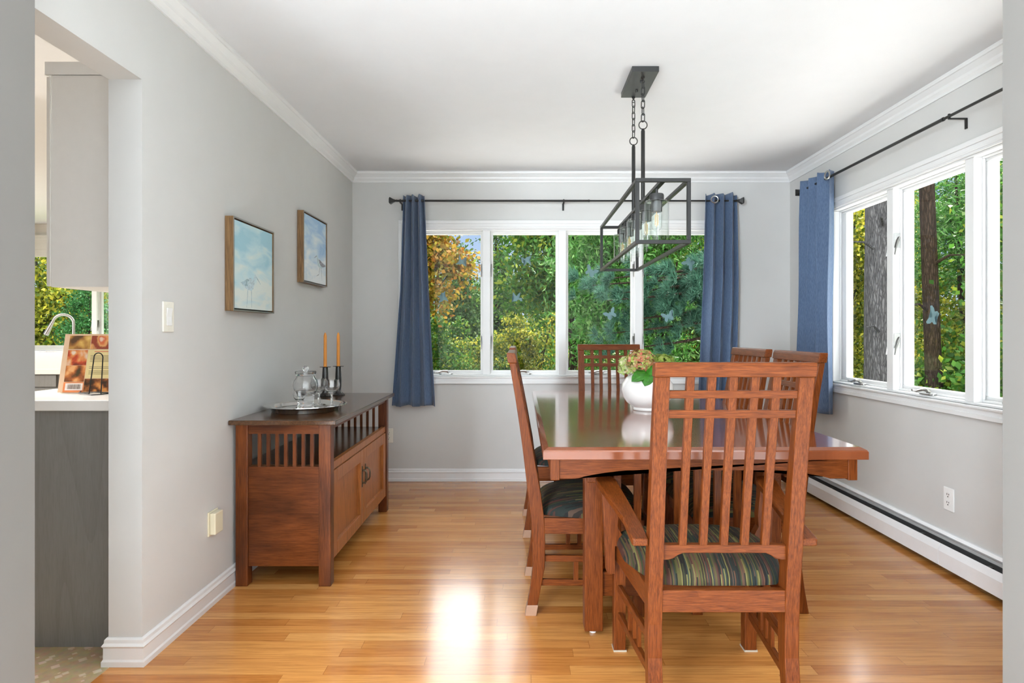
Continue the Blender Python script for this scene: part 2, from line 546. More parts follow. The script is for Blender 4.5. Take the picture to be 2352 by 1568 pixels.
def bark(name, lo, hi):
    m, n, l, out = new_mat(name)
    b_ = bsdf(n, l, out, lo, 0.95, spec=0.1)
    t = n.new('ShaderNodeTexCoord')
    mp = n.new('ShaderNodeMapping'); mp.inputs['Scale'].default_value = (1, 1, 0.16)
    l.new(t.outputs['Object'], mp.inputs['Vector'])
    v = n.new('ShaderNodeTexVoronoi'); v.inputs['Scale'].default_value = 42; v.feature = 'DISTANCE_TO_EDGE'
    nz = n.new('ShaderNodeTexNoise'); nz.inputs['Scale'].default_value = 30; nz.inputs['Detail'].default_value = 4
    l.new(mp.outputs[0], nz.inputs['Vector'])
    mxv = n.new('ShaderNodeMix'); mxv.data_type = 'RGBA'; mxv.inputs[0].default_value = 0.06
    l.new(mp.outputs[0], mxv.inputs[6]); l.new(nz.outputs['Color'], mxv.inputs[7]); l.new(mxv.outputs[2], v.inputs['Vector'])
    h = math_node(n, l, 'ADD', math_node(n, l, 'MULTIPLY', v.outputs['Distance'], 1.6), math_node(n, l, 'MULTIPLY', nz.outputs['Fac'], 0.5))
    r = n.new('ShaderNodeValToRGB')
    r.color_ramp.elements[0].position = 0.25; r.color_ramp.elements[0].color = (*lo, 1)
    r.color_ramp.elements[1].position = 0.75; r.color_ramp.elements[1].color = (*hi, 1)
    l.new(h, r.inputs[0]); l.new(r.outputs[0], b_.inputs['Base Color'])
    bp = n.new('ShaderNodeBump'); bp.inputs['Strength'].default_value = 1.0; bp.inputs['Distance'].default_value = 0.02
    l.new(h, bp.inputs['Height']); l.new(bp.outputs[0], b_.inputs['Normal'])
    return m
BARK = bark('grey_bark', (0.030, 0.029, 0.029), (0.095, 0.092, 0.092))
BARK_BROWN = bark('brown_bark', (0.012, 0.008, 0.005), (0.040, 0.027, 0.018))

def fabric_curtain():
    m, n, l, out = new_mat('blue_curtain_cloth')
    b = bsdf(n, l, out, (0.075, 0.145, 0.29), 0.8)
    b.inputs['Sheen Weight'].default_value = 0.25
    t = n.new('ShaderNodeTexCoord')
    mp = n.new('ShaderNodeMapping'); mp.inputs['Scale'].default_value = (500, 500, 40)
    l.new(t.outputs['Object'], mp.inputs['Vector'])
    nz = n.new('ShaderNodeTexNoise'); nz.inputs['Scale'].default_value = 1.0; nz.inputs['Detail'].default_value = 2
    l.new(mp.outputs[0], nz.inputs['Vector'])
    r = n.new('ShaderNodeValToRGB')
    r.color_ramp.elements[0].position = 0.3; r.color_ramp.elements[0].color = (0.066, 0.112, 0.205, 1)
    r.color_ramp.elements[1].position = 0.7; r.color_ramp.elements[1].color = (0.125, 0.190, 0.310, 1)
    l.new(nz.outputs['Fac'], r.inputs[0]); l.new(r.outputs[0], b.inputs['Base Color'])
    tr = n.new('ShaderNodeBsdfTranslucent'); l.new(r.outputs[0], tr.inputs[0])
    mx = n.new('ShaderNodeMixShader'); mx.inputs[0].default_value = 0.12
    l.new(b.outputs[0], mx.inputs[1]); l.new(tr.outputs[0], mx.inputs[2]); l.new(mx.outputs[0], out.inputs[0])
    w = n.new('ShaderNodeTexNoise'); w.inputs['Scale'].default_value = 14; w.inputs['Detail'].default_value = 5; w.inputs['Distortion'].default_value = 1.5
    l.new(t.outputs['Object'], w.inputs['Vector'])
    bp = n.new('ShaderNodeBump'); bp.inputs['Strength'].default_value = 0.35; bp.inputs['Distance'].default_value = 0.01
    l.new(w.outputs['Fac'], bp.inputs['Height']); l.new(bp.outputs[0], b.inputs['Normal'])
    return m
CURTAIN = fabric_curtain()

def fabric_seat():
    """Chenille with narrow multicoloured stripes running front to back."""
    m, n, l, out = new_mat('striped_seat_cloth')
    b = bsdf(n, l, out, (0.1, 0.08, 0.05), 0.8)
    b.inputs['Specular IOR Level'].default_value = 0.25
    t = n.new('ShaderNodeTexCoord')
    sp = n.new('ShaderNodeSeparateXYZ'); l.new(t.outputs['Object'], sp.inputs[0])
    nz = n.new('ShaderNodeTexNoise'); nz.inputs['Scale'].default_value = 22; nz.inputs['Detail'].default_value = 2
    l.new(t.outputs['Object'], nz.inputs['Vector'])
    y = math_node(n, l, 'ADD', sp.outputs['Y'], math_node(n, l, 'MULTIPLY', nz.outputs['Fac'], 0.006))
    row = math_node(n, l, 'FLOOR', math_node(n, l, 'MULTIPLY', y, 260.0))
    seg = math_node(n, l, 'FLOOR', math_node(n, l, 'ADD', math_node(n, l, 'MULTIPLY', sp.outputs['X'], 9.0), math_node(n, l, 'MULTIPLY', row, 0.37)))
    cb = n.new('ShaderNodeCombineXYZ'); l.new(row, cb.inputs[0]); l.new(seg, cb.inputs[1])
    wn_ = n.new('ShaderNodeTexWhiteNoise'); wn_.noise_dimensions = '2D'; l.new(cb.outputs[0], wn_.inputs['Vector'])
    r = n.new('ShaderNodeValToRGB'); r.color_ramp.interpolation = 'CONSTANT'
    cols = [(0.018, 0.013, 0.010), (0.070, 0.060, 0.018), (0.055, 0.020, 0.014), (0.012, 0.017, 0.015), (0.125, 0.110, 0.036), (0.030, 0.036, 0.013), (0.085, 0.040, 0.022), (0.010, 0.009, 0.009), (0.020, 0.030, 0.024), (0.060, 0.036, 0.024)]
    while len(r.color_ramp.elements) < len(cols):
        r.color_ramp.elements.new(0.5)
    for i, (e, c) in enumerate(zip(r.color_ramp.elements, cols)):
        e.position = i / len(cols); e.color = (*c, 1)
    l.new(wn_.outputs['Value'], r.inputs[0])
    l.new(r.outputs[0], b.inputs['Base Color'])
    bp = n.new('ShaderNodeBump'); bp.inputs['Strength'].default_value = 0.5; bp.inputs['Distance'].default_value = 0.002
    l.new(wn_.outputs['Value'], bp.inputs['Height']); l.new(bp.outputs[0], b.inputs['Normal'])
    return m
SEAT = fabric_seat()

# ------------------------------------------------------------------ room shell
LX, RX, BY = -1.338, 2.13, 4.76            # left wall, right wall, back wall (room faces)
H = 2.44
FY0, FY1 = 1.41, 1.55                     # wall with the wide opening the camera looks through
OPY = 2.12                                # far jamb of the kitchen opening
WB = dict(x=-0.88, pitch=0.604, z0=0.83, z1=1.995)       # back window
WR = dict(y=4.0975, pitch=0.617, z0=0.832, z1=2.012)     # right window

b = B(); box(b, (-1.442, FY0, -0.06), (RX, BY, 0))
struct('floor', b, FLOOR)
b = B(); box(b, (-3.5, -4.0, -0.06), (3.3, FY0, 0))
struct('floor_living_room', b, plain('pale_bounce_floor', (0.72, 0.71, 0.69), 0.95, noise=0.05, scale=60))  # unseen pale floor, added to bounce more neutral light
b = B(); box(b, (-6.75, FY0, H), (RX + 0.14, BY + 0.14, H + 0.3)); box(b, (-6.75, BY + 0.14, H), (-1.33, 7.2, H + 0.3)); box(b, (-3.5, -4.14, H), (3.44, FY0, H + 0.3))
struct('ceiling', b, CEIL)
b = B(); box(b, (RX + 0.14, -4.5, H), (RX + 1.14, BY + 1.1, H + 0.12)); box(b, (-1.33, BY + 0.14, H), (RX + 0.14, BY + 1.1, H + 0.12)); box(b, (-6.75, 7.2, H), (-1.40, 7.9, H + 0.12))
struct('sun_blocker_eave', b, TRIM)  # unseen eaves, added to keep direct sun out of the windows
# back wall with window hole
xa, xb = WB['x'] - 0.0225, WB['x'] + 4 * WB['pitch'] + 0.0225
b = B()
box(b, (-1.45, BY, -0.5), (RX + 0.14, BY + 0.14, WB['z0'])); box(b, (-1.45, BY, WB['z1']), (RX + 0.14, BY + 0.14, H))
box(b, (-1.45, BY, WB['z0']), (xa, BY + 0.14, WB['z1'])); box(b, (xb, BY, WB['z0']), (RX + 0.14, BY + 0.14, WB['z1']))
struct('wall_back', b, WALL)
ya, yb = WR['y'] + 0.0225, WR['y'] - 4 * WR['pitch'] - 0.0225
b = B()
box(b, (RX, FY0, -0.5), (RX + 0.14, BY, WR['z0'])); box(b, (RX, FY0, WR['z1']), (RX + 0.14, BY, H))
box(b, (RX, ya, WR['z0']), (RX + 0.14, BY, WR['z1'])); box(b, (RX, FY0, WR['z0']), (RX + 0.14, yb, WR['z1']))
struct('wall_right', b, WALL)
b = B()
box(b, (LX - 0.118, OPY, 0), (LX, BY, H)); box(b, (LX - 0.118, FY1, 2.065), (LX, OPY, H))
struct('wall_left', b, WALL)
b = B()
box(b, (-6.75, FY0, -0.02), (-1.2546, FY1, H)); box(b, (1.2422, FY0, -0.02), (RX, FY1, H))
struct('wall_front', b, plain('front_wall_shade_paint', (0.215, 0.203, 0.192), 0.75, noise=0.012, scale=6, bump=0.04))  # darker than the wall paint: shade on the jambs put into the colour
# living room behind the camera
b = B()
box(b, (-3.64, -4.0, -0.02), (-3.5, FY0, H)); box(b, (3.3, -4.0, -0.02), (3.44, FY0, H))
struct('wall_living_room_sides', b, plain('living_room_dimmed_sides', (0.36, 0.345, 0.325), 0.75, noise=0.01, scale=6))  # unseen side walls, darkened so less light bounces onto the jambs
b = B(); box(b, (-3.64, -4.14, -0.02), (3.44, -4.0, H))
struct('wall_living_room_back', b, plain('living_room_bounce_white', (0.84, 0.84, 0.83), 0.75, noise=0.01, scale=6))  # unseen back wall, kept white to bounce the added fill lamps
# crown moulding
cp = [(0, -0.078), (0.008, -0.078), (0.010, -0.066), (0.022, -0.052), (0.026, -0.040), (0.046, -0.020), (0.052, -0.018), (0.055, -0.008), (0.055, 0.0), (0, 0.0)]
b = B(); sweep(b, cp, [(LX, FY1), (LX, BY), (RX, BY), (RX, FY1)], H)
struct('trim_1', b, TRIM)
# baseboards
bp_ = [(0, 0), (0.016, 0), (0.016, 0.018), (0.012, 0.025), (0.0115, 0.064), (0.016, 0.072), (0.010, 0.081), (0.009, 0.092), (0.004, 0.098), (0, 0.098)]
b = B(); sweep(b, bp_, [(LX - 0.118, 2.2), (LX - 0.118, OPY), (LX, OPY), (LX, BY)])
struct('baseboard_left', b, TRIM)
b = B(); sweep(b, bp_, [(LX + 0.02, BY), (RX, BY)])
struct('baseboard_back', b, TRIM)

# kitchen shell
KY = 7.0
def kitchen_floor_mat():
    m, n, l, out = new_mat('kitchen_vinyl')
    b_ = bsdf(n, l, out, (0.4, 0.3, 0.2), 0.45)
    t = n.new('ShaderNodeTexCoord')
    v = n.new('ShaderNodeTexVoronoi'); v.inputs['Scale'].default_value = 22; v.distance = 'MANHATTAN'
    l.new(t.outputs['Object'], v.inputs['Vector'])
    r = n.new('ShaderNodeValToRGB'); r.color_ramp.interpolation = 'LINEAR'
    for i, (p_, c) in enumerate(((0.0, (0.66, 0.55, 0.44)), (0.38, (0.60, 0.49, 0.37)))):
        r.color_ramp.elements[i].position = p_; r.color_ramp.elements[i].color = (*c, 1)
    e = r.color_ramp.elements.new(0.46); e.color = (0.42, 0.31, 0.18, 1)
    l.new(v.outputs['Distance'], r.inputs[0])
    nz = n.new('ShaderNodeTexNoise'); nz.inputs['Scale'].default_value = 40
    l.new(t.outputs['Object'], nz.inputs['Vector'])
    mx = n.new('ShaderNodeMix'); mx.data_type = 'RGBA'; mx.blend_type = 'OVERLAY'; mx.inputs[0].default_value = 0.3
    l.new(r.outputs[0], mx.inputs[6]); l.new(nz.outputs['Color'], mx.inputs[7])
    l.new(mx.outputs[2], b_.inputs['Base Color'])
    return m
b = B(); box(b, (-6.75, FY1 - 0.14, -0.06), (-1.442, KY, 0.0))
struct('floor_kitchen', b, kitchen_floor_mat())
KWX0, KWX1, KZ0, KZ1 = -6.20, -3.76, 0.985, 2.10
b = B()
box(b, (-6.75, KY, -0.5), (-1.33, KY + 0.14, KZ0)); box(b, (-6.75, KY, KZ1), (-1.33, KY + 0.14, H))
box(b, (-6.75, KY, KZ0), (KWX0, KY + 0.14, KZ1)); box(b, (KWX1, KY, KZ0), (-1.33, KY + 0.14, KZ1))
box(b, (-6.75, FY1, -0.02), (-6.6, KY, H)); box(b, (-1.45, BY + 0.14, -0.02), (-1.33, KY, H))
struct('wall_kitchen', b, plain('kitchen_wall_paint', (0.78, 0.76, 0.73), 0.7, noise=0.01))

# ------------------------------------------------------------------ casement windows
def casement(name, origin, rz, n_units, pitch, z0, z1, latch_posts, crank=True, casing=True):
    """Casement window bank. Local x runs left to right seen from inside, local y points outdoors."""
    root = empty(name, origin, rz, kind='structure')
    W = n_units * pitch
    xl, xr = -0.0225, W + 0.0225
    if casing:
        b = B()
        for (w0, w1, t) in ((0.0, 0.066, 0.014), (0.040, 0.066, 0.021), (0.010, 0.020, 0.018)):
            box(b, (xl - w1, -t, z1 + w0), (xr + w1, 0, z1 + w1))
            box(b, (xl - w1, -t, z0 - w1 * 0.9), (xr + w1, 0, z0 - w0 * 0.9))
            box(b, (xl - w1, -t, z0 - w0 * 0.9), (xl - w0, 0, z1 + w0))
            box(b, (xr + w0, -t, z0 - w0 * 0.9), (xr + w1, 0, z1 + w0))
        box(b, (xl - 0.004, -0.026, z0 - 0.012), (xr + 0.004, 0.0, z0))
        obj('casing', b, TRIM, root, bevel=0.002, seg=1)
    b = B()
    box(b, (xl, 0.0, z1 - 0.010), (xr, 0.14, z1)); box(b, (xl, 0.0, z0), (xr, 0.14, z0 + 0.012))
    box(b, (xl, 0.0, z0 + 0.012), (xl + 0.014, 0.14, z1 - 0.010)); box(b, (xr - 0.014, 0.0, z0 + 0.012), (xr, 0.14, z1 - 0.010))
    for i in range(1, n_units):
        box(b, (i*pitch - 0.029, 0.006, z0 + 0.012), (i*pitch + 0.029, 0.13, z1 - 0.010))
    for i in range(n_units):       # stops
        a, c = i*pitch + (0.029 if i else -0.0085), (i+1)*pitch - (0.029 if i < n_units-1 else -0.0085)
        for (lo, hi) in (((a, 0.045, z0+0.012), (c, 0.056, z0+0.024)), ((a, 0.045, z1-0.020), (c, 0.056, z1-0.010)),
                         ((a, 0.045, z0+0.024), (a+0.009, 0.056, z1-0.020)), ((c-0.009, 0.045, z0+0.024), (c, 0.056, z1-0.020))):
            box(b, lo, hi)
    obj('window_frame', b, TRIM, root, bevel=0.002, seg=1)
    for i in range(n_units):
        a, c = i*pitch + (0.0295 if i else -0.008), (i+1)*pitch - (0.0295 if i < n_units-1 else -0.008)
        ga, gc = i*pitch + 0.050, (i+1)*pitch - 0.050
        zb, zt = z0 + 0.041, z1 - 0.033
        b = B()
        box(b, (a, 0.060, z0+0.013), (c, 0.102, zb)); box(b, (a, 0.060, zt), (c, 0.102, z1-0.011))
        box(b, (a, 0.060, zb), (ga, 0.102, zt)); box(b, (gc, 0.060, zb), (c, 0.102, zt))
        s = obj('sash', b, TRIM, root, bevel=0.003, seg=1)
        b = B(); box(b, (ga - 0.004, 0.080, zb - 0.004), (gc + 0.004, 0.084, zt + 0.004))
        obj('glass_pane', b, PANE, s)
        if crank:
            cx = (a + c) / 2
            b = B(); prism(b, [(cx-0.055, 0.006), (cx-0.035, -0.004), (cx+0.04, -0.004), (cx+0.055, 0.010), (cx+0.05, 0.030), (cx-0.05, 0.030)], 'Z', z0+0.012, z0+0.024)
            cr_ = obj('crank', b, NICKEL, root, bevel=0.003)
            b = B()
            tube(b, [(cx+0.02, 0.010, z0+0.024), (cx+0.01, 0.008, z0+0.038), (cx-0.02, 0.004, z0+0.040), (cx-0.06, -0.002, z0+0.028), (cx-0.085, -0.004, z0+0.030)], [0.010, 0.011, 0.009, 0.007, 0.005], 8)
            lathe(b, [(0, 0), (0.008, 0.001), (0.009, 0.006), (0.007, 0.012), (0, 0.013)], (cx-0.088, -0.004, z0+0.024), 10)
            obj('crank_handle', b, NICKEL, cr_, smooth=True)
        for side in (0, 1):
            post = i + side
            if post not in latch_posts:
                continue
            sx_ = 1 if side == 0 else -1
            px = post * pitch + sx_ * 0.0292
            for zc in (z0 + 0.295, z0 + 0.87):
                b = B()
                box(b, (min(px, px + sx_*0.004), 0.010, zc-0.042), (max(px, px + sx_*0.004), 0.058, zc+0.042))
                lt = obj('latch', b, NICKEL, root, bevel=0.001, seg=1)
                b = B()
                tube(b, [(px + sx_*0.008, 0.040, zc+0.020), (px + sx_*0.010, 0.030, zc), (px + sx_*0.010, 0.016, zc-0.045), (px + sx_*0.010, 0.010, zc-0.082)], [0.006, 0.0065, 0.0045, 0.0035], 8)
                obj('latch_lever', b, NICKEL, lt, smooth=True)
    return root

casement('window_1', (WB['x'], BY, 0), 0.0, 4, WB['pitch'], WB['z0'], WB['z1'], (1, 3))
casement('window_2', (RX, WR['y'], 0), -PI/2, 4, WR['pitch'], WR['z0'], WR['z1'], (1, 3))
casement('window_3', (KWX0 + 0.0225, KY, 0), 0.0, 2, (KWX1 - KWX0 - 0.045) / 2, KZ0, KZ1, (1,), crank=False)

# window clings: birds and butterflies on the glass
def cling_mat():
    m, n, l, out = new_mat('frosted_cling')
    b_ = n.new('ShaderNodeBsdfPrincipled'); b_.inputs['Base Color'].default_value = (0.17, 0.26, 0.28, 1); b_.inputs['Roughness'].default_value = 0.6
    tl = n.new('ShaderNodeBsdfTranslucent'); tl.inputs[0].default_value = (0.20, 0.31, 0.33, 1)
    tr = n.new('ShaderNodeBsdfTransparent'); tr.inputs[0].default_value = (0.9, 0.95, 1, 1)
    m1 = n.new('ShaderNodeMixShader'); m1.inputs[0].default_value = 0.4
    l.new(b_.outputs[0], m1.inputs[1]); l.new(tl.outputs[0], m1.inputs[2])
    m2 = n.new('ShaderNodeMixShader'); m2.inputs[0].default_value = 0.30
    l.new(m1.outputs[0], m2.inputs[1]); l.new(tr.outputs[0], m2.inputs[2]); l.new(m2.outputs[0], out.inputs[0])
    return m
CLING = cling_mat()
BUTTERFLY = [(0, .30), (.10, .18), (.28, .42), (.55, .52), (.62, .38), (.52, .16), (.34, .0), (.44, -.20), (.36, -.42), (.18, -.40), (.05, -.12), (0, -.34),
             (-.05, -.12), (-.18, -.40), (-.36, -.42), (-.44, -.20), (-.34, .0), (-.52, .16), (-.62, .38), (-.55, .52), (-.28, .42), (-.10, .18)]
HUMMER = [(-.02, .60), (.06, .34), (.12, .14), (.24, .16), (.36, .26), (.62, .34), (.44, .18), (.40, .04), (.26, -.06), (.34, -.14), (.56, -.18), (.46, -.30), (.50, -.52), (.34, -.44), (.26, -.26),
          (.10, -.24), (-.02, -.30), (-.16, -.26), (-.46, -.22), (-.24, -.10), (-.10, .06), (-.10, .30)]
def cling(shape, px, py, size, rot, label, side='back'):
    b = B()
    c, s = math.cos(rot), math.sin(rot)
    pts = [((x*c - y*s) * size, (x*s + y*c) * size) for x, y in shape]
    prism(b, pts, 'Y', -0.0006, 0.0006)
    bmesh.ops.triangulate(b, faces=[f for f in b.faces if len(f.verts) > 4])
    o = obj('window_cling', b, CLING)
    if side == 'back':
        o.location = P(px, py, BY + 0.0785)
    else:
        X = RX + 0.0785
        Y = X * F / (px - VX)
        o.location = (X, Y, CAMZ - (py - VY) * Y / F)
        o.rotation_euler = (0, 0, -PI/2)
    return tag(o, label, 'window sticker', 'frosted clings on the window panes')
cling(HUMMER, 1057, 600, 0.088, 0.1, 'frosted hummingbird sticker high on the pane beside the left curtain')
cling(HUMMER, 1019, 686, 0.088, 2.2, 'frosted hummingbird sticker low on the pane beside the left curtain')
cling(HUMMER, 1213, 597, 0.088, 3.6, 'frosted hummingbird sticker in the upper part of the second window pane')
cling(HUMMER, 1184, 684, 0.088, 0.35, 'frosted hummingbird sticker halfway down the second window pane')
cling(BUTTERFLY, 1357, 624, 0.085, -0.55, 'frosted butterfly sticker on the third pane, beside the lamp frame')
cling(BUTTERFLY, 1403, 722, 0.085, 0.55, 'frosted butterfly sticker on the third pane, in front of the pine branch')
cling(BUTTERFLY, 1583, 604, 0.085, 2.5, 'frosted butterfly sticker on the fourth pane, below the lamp frame')
cling(BUTTERFLY, 1535, 727, 0.085, 0.35, 'frosted butterfly sticker low on the fourth pane, above the table')
cling(BUTTERFLY, 2144, 727, 0.085, 1.2, 'frosted butterfly sticker on the middle pane of the right-hand window', 'right')

# ------------------------------------------------------------------ curtains and rods
def curtain(name, top_z, bot_z, prof, label, grommets, rod_off, origin, rz, push=None):
    """Gathered grommet-top curtain. prof(v) -> (x0, x1) edges at height fraction v (0 top, 1 bottom); local y<0 is towards the room."""
    root = empty(name, origin, rz, label, 'curtain', 'blue grommet curtains')
    b = B()
    NU, NV = 120, 44
    rnd = random.Random(len(label))
    ph = [rnd.uniform(0, 6.28) for _ in range(6)]
    grid = []
    folds = 3.5
    for j in range(NV + 1):
        v = j / NV
        x0, x1 = prof(v)
        row = []
        for i in range(NU + 1):
            u = i / NU
            amp = 0.042 * (1.0 - 0.20 * v)
            w = math.sin(u * folds * 2 * PI + 0.35 * math.sin(3 * v + ph[0])) + 0.22 * v * math.sin(u * folds * 4.3 * PI + ph[1] + 2 * v)
            w += 0.10 * math.sin(9 * v + 11 * u + ph[2])
            x = x0 + (x1 - x0) * (u + 0.018 * math.sin(u * folds * 4 * PI) )
            y = rod_off + amp * w
            z = top_z + (bot_z - top_z) * v + 0.006 * math.sin(14 * u + ph[3]) * (1 if j in (0, NV) else 0)
            row.append(b.verts.new((x, y, z)))
        grid.append(row)
    for j in range(NV):
        for i in range(NU):
            b.faces.new((grid[j][i], grid[j][i+1], grid[j+1][i+1], grid[j+1][i]))
    pnl = obj('panel', b, CURTAIN, root, smooth=True, angle=180)
    md = pnl.modifiers.new('thick', 'SOLIDIFY'); md.thickness = 0.003; md.offset = 0
    for (gx, gy, gz, nx, ny) in grommets:
        b = B()
        nrm = Vector((nx, ny, 0)).normalized()
        sd = Vector((0, 0, 1)).cross(nrm)
        c0 = Vector((gx, gy, gz)) + nrm * 0.003
        tube(b, [c0 + (sd * math.cos(t) + Vector((0, 0, 1)) * math.sin(t)) * 0.026 for t in [2*PI*k/24 for k in range(24)]], 0.0055, 6, closed=True)
        obj('grommet', b, NICKEL, root, smooth=True)
    return root

def rod(name, p0, p1, wall_dir, label, brackets, splits, finials):
    """Telescoping black curtain rod along p0-p1 with square flared finials and wall brackets."""
    p0, p1 = Vector(p0), Vector(p1)
    root = empty(name, (p0 + p1) / 2, 0, label, 'curtain rod')
    o = root.location
    d = (p1 - p0).normalized()
    b = B()
    tube(b, [p0 - o, p0 + d * splits - o], 0.0085, 12)
    tube(b, [p0 + d * splits - o, p1 - o], 0.0068, 12)
    tube(b, [p0 + d * (splits - 0.004) - o, p0 + d * (splits + 0.008) - o], 0.0098, 12)
    obj('rod', b, BLACK, root, smooth=True)
    for e, s in ((p0, -1), (p1, 1)):
        if (s == -1 and not finials[0]) or (s == 1 and not finials[1]):
            continue
        b = B()
        c = e - o
        dd = d * s
        rings = []
        up = Vector((0, 0, 1)); sd = dd.cross(up)
        for t, r in ((0.0, 0.012), (0.014, 0.010), (0.018, 0.014), (0.026, 0.016), (0.050, 0.033), (0.056, 0.034), (0.062, 0.020)):
            rings.append([b.verts.new(c + dd * t + (sd * math.cos(a) + up * math.sin(a)) * r * 1.0) for a in (PI/4, 3*PI/4, 5*PI/4, 7*PI/4)])
        b.faces.new(rings[0]); b.faces.new(rings[-1])
        for ra, rb in zip(rings, rings[1:]):
            for k in range(4):
                b.faces.new((ra[k], ra[(k+1) % 4], rb[(k+1) % 4], rb[k]))
        obj('finial', b, BLACK, root, bevel=0.001, seg=1)
    wd = Vector(wall_dir)
    for t, reach in brackets:
        c = p0 + d * t - o
        b = B()
        bar(b, c - Vector((0, 0, 0.012)), c + wd * (reach - 0.004) - Vector((0, 0, 0.012)), 0.014, 0.005)
        w = c + wd * (reach - 0.004)
        bar(b, w - Vector((0, 0, 0.010)), w - Vector((0, 0, 0.060)), 0.014, 0.005, up=wd)
        tube(b, [c + Vector((0, 0, 0.011)), c - Vector((0, 0, 0.014))], 0.006, 8)
        obj('bracket', b, BLACK, root)
    return root

RO = 0.085
Yr = BY - RO
pA, pB = P(912, 462, Yr), P(1690, 460, Yr)
rz_b = 0.5 * (pA.z + pB.z)
pA.z = pB.z = rz_b
rod('curtain_rod', pA, pB, (0, 1, 0), 'black curtain rod above the back window', [(0.025, RO), ((1295 - 912) * Yr / F, RO), ((1690 - 912) * Yr / F - 0.025, RO)], (1352 - 912) * Yr / F, (True, True))
XR = RX - RO
def on_right(px, X): return X * F / (px - VX)
rzr = 2.206
ry0, ry1 = on_right(1842, XR), 1.58
rod('curtain_rod', (XR, ry0, rzr), (XR, ry1, rzr), (1, 0, 0), 'black curtain rod above the right-hand window', [(0.025, RO), (ry0 - on_right(2180, XR), RO)], ry0 - on_right(2165, XR), (True, False))

def lerp(a, b2, t): return a + (b2 - a) * t
def px_prof(t0, t1, m0, m1, b0, b1, Y):
    """Edges in metres from photo measurements at top, middle and bottom."""
    k = Y / F
    def f(v):
        if v < 0.45:
            t = v / 0.45
            return (lerp(t0, m0, t) - VX) * k, (lerp(t1, m1, t) - VX) * k
        t = (v - 0.45) / 0.55
        return (lerp(m0, b0, t) - VX) * k, (lerp(m1, b1, t) - VX) * k
    return f
zt = CAMZ - (449 - VY) * Yr / F
zb_ = CAMZ - (932 - VY) * Yr / F
curtain('curtain', zt, zb_, px_prof(926, 975, 919, 985, 900, 999, Yr), 'faded blue curtain left of the back window, above the sideboard end', [], 0.0, (0, Yr, 0), 0.0)
gp = P(1637, 463, Yr)
curtain('curtain', zt + 0.012, zb_, px_prof(1620, 1694, 1616, 1695, 1604, 1690, Yr), 'blue curtain with sunlit edge right of the back window',
        [(gp.x, -0.047, rz_b, -0.25, -1)], 0.0, (0, Yr, 0), 0.0)
yc0, yc1 = on_right(1838, XR), on_right(1908, XR)
yc0b, yc1b = on_right(1826, XR), on_right(1903, XR)
zt2 = CAMZ - (403 - VY) * on_right(1880, XR) / F
zb2 = CAMZ - (945 - VY) * on_right(1880, XR) / F
# local x runs towards -Y of the room
def prof_r(v):
    return -lerp(yc0, yc0b, v), -lerp(yc1, yc1b, v)
curtain('curtain', zt2, zb2, prof_r, 'blue curtain in the corner beside the right-hand window',
        [(-yc1 + 0.03, -0.036, rzr, 0.1, -1)], 0.0, (XR, 0, 0), -PI/2)

# ------------------------------------------------------------------ chairs
RB = [(0.0, -.250), (.05, -.241), (.1, -.232), (.2, -.219), (.3, -.220), (.4, -.228), (.5, -.240), (.6, -.251), (.7, -.263), (.8, -.277), (.9, -.292), (1.0, -.309), (1.10, -.326)]
RF = [(0.0, -.207), (.05, -.198), (.1, -.189), (.2, -.170), (.3, -.168), (.4, -.172), (.5, -.185), (.6, -.203), (.7, -.221), (.8, -.240), (.9, -.260), (1.0, -.281), (1.10, -.301)]
def interp(tab, z):
    for (z0, a), (z1, c) in zip(tab, tab[1:]):
        if z <= z1:
            return a + (c - a) * (z - z0) / (z1 - z0)
    return tab[-1][1]
def xmid(z): return 0.5 * (interp(RB, z) + interp(RF, z))

def bent_slab(b, z0, z1, y0, y1, t, n=8, taper=0.0):
    """Board following the rake of the back, t thick, from z0 to z1."""
    zs = [lerp(z0, z1, k / n) for k in range(n + 1)]
    pts = [(xmid(z) - t/2, z) for z in zs] + [(xmid(z) + t/2, z) for z in reversed(zs)]
    return prism(b, pts, 'Y', y0, y1)

def cushion(name, root, fh):
    b = B()
    NX, NY = 22, 26
    def pt(u, v, top):
        a = 0.5 * (u + 1)
        x = -0.190 + 0.440 * a
        hw = lerp(0.182, fh - 0.004, min(1, a * 2.2) ** 0.8 if a < 0.4545 else 1.0)
        prof = (max(0.0, 1 - abs(u) ** 5) * max(0.0, 1 - abs(v) ** 5)) ** 0.42
        if top:
            z = 0.4055 + 0.058 * prof + 0.030 * (1 - u * u) * (1 - v * v) * prof
        else:
            z = 0.4045
        # rounded plan corners
        k = 1 - 0.045 * (abs(u) * abs(v)) ** 4
        return (0.03 + (x - 0.03) * k, hw * v * k, z)
    def dist(t):  # denser sampling near edges
        return math.sin(t * PI / 2)
    gt = [[b.verts.new(pt(dist(-1 + 2*i/NX), dist(-1 + 2*j/NY), True)) for j in range(NY+1)] for i in range(NX+1)]
    gb = [[b.verts.new(pt(dist(-1 + 2*i/NX), dist(-1 + 2*j/NY), False)) for j in range(NY+1)] for i in range(NX+1)]
    for i in range(NX):
        for j in range(NY):
            b.faces.new((gt[i][j], gt[i+1][j], gt[i+1][j+1], gt[i][j+1]))
            b.faces.new((gb[i][j], gb[i][j+1], gb[i+1][j+1], gb[i+1][j]))
    for i in range(NX):
        b.faces.new((gt[i][0], gb[i][0], gb[i+1][0], gt[i+1][0])); b.faces.new((gt[i][NY], gt[i+1][NY], gb[i+1][NY], gb[i][NY]))
    for j in range(NY):
        b.faces.new((gt[0][j], gt[0][j+1], gb[0][j+1], gb[0][j])); b.faces.new((gt[NX][j], gb[NX][j], gb[NX][j+1], gt[NX][j+1]))
    return obj(name, b, SEAT, root, smooth=True, angle=70)

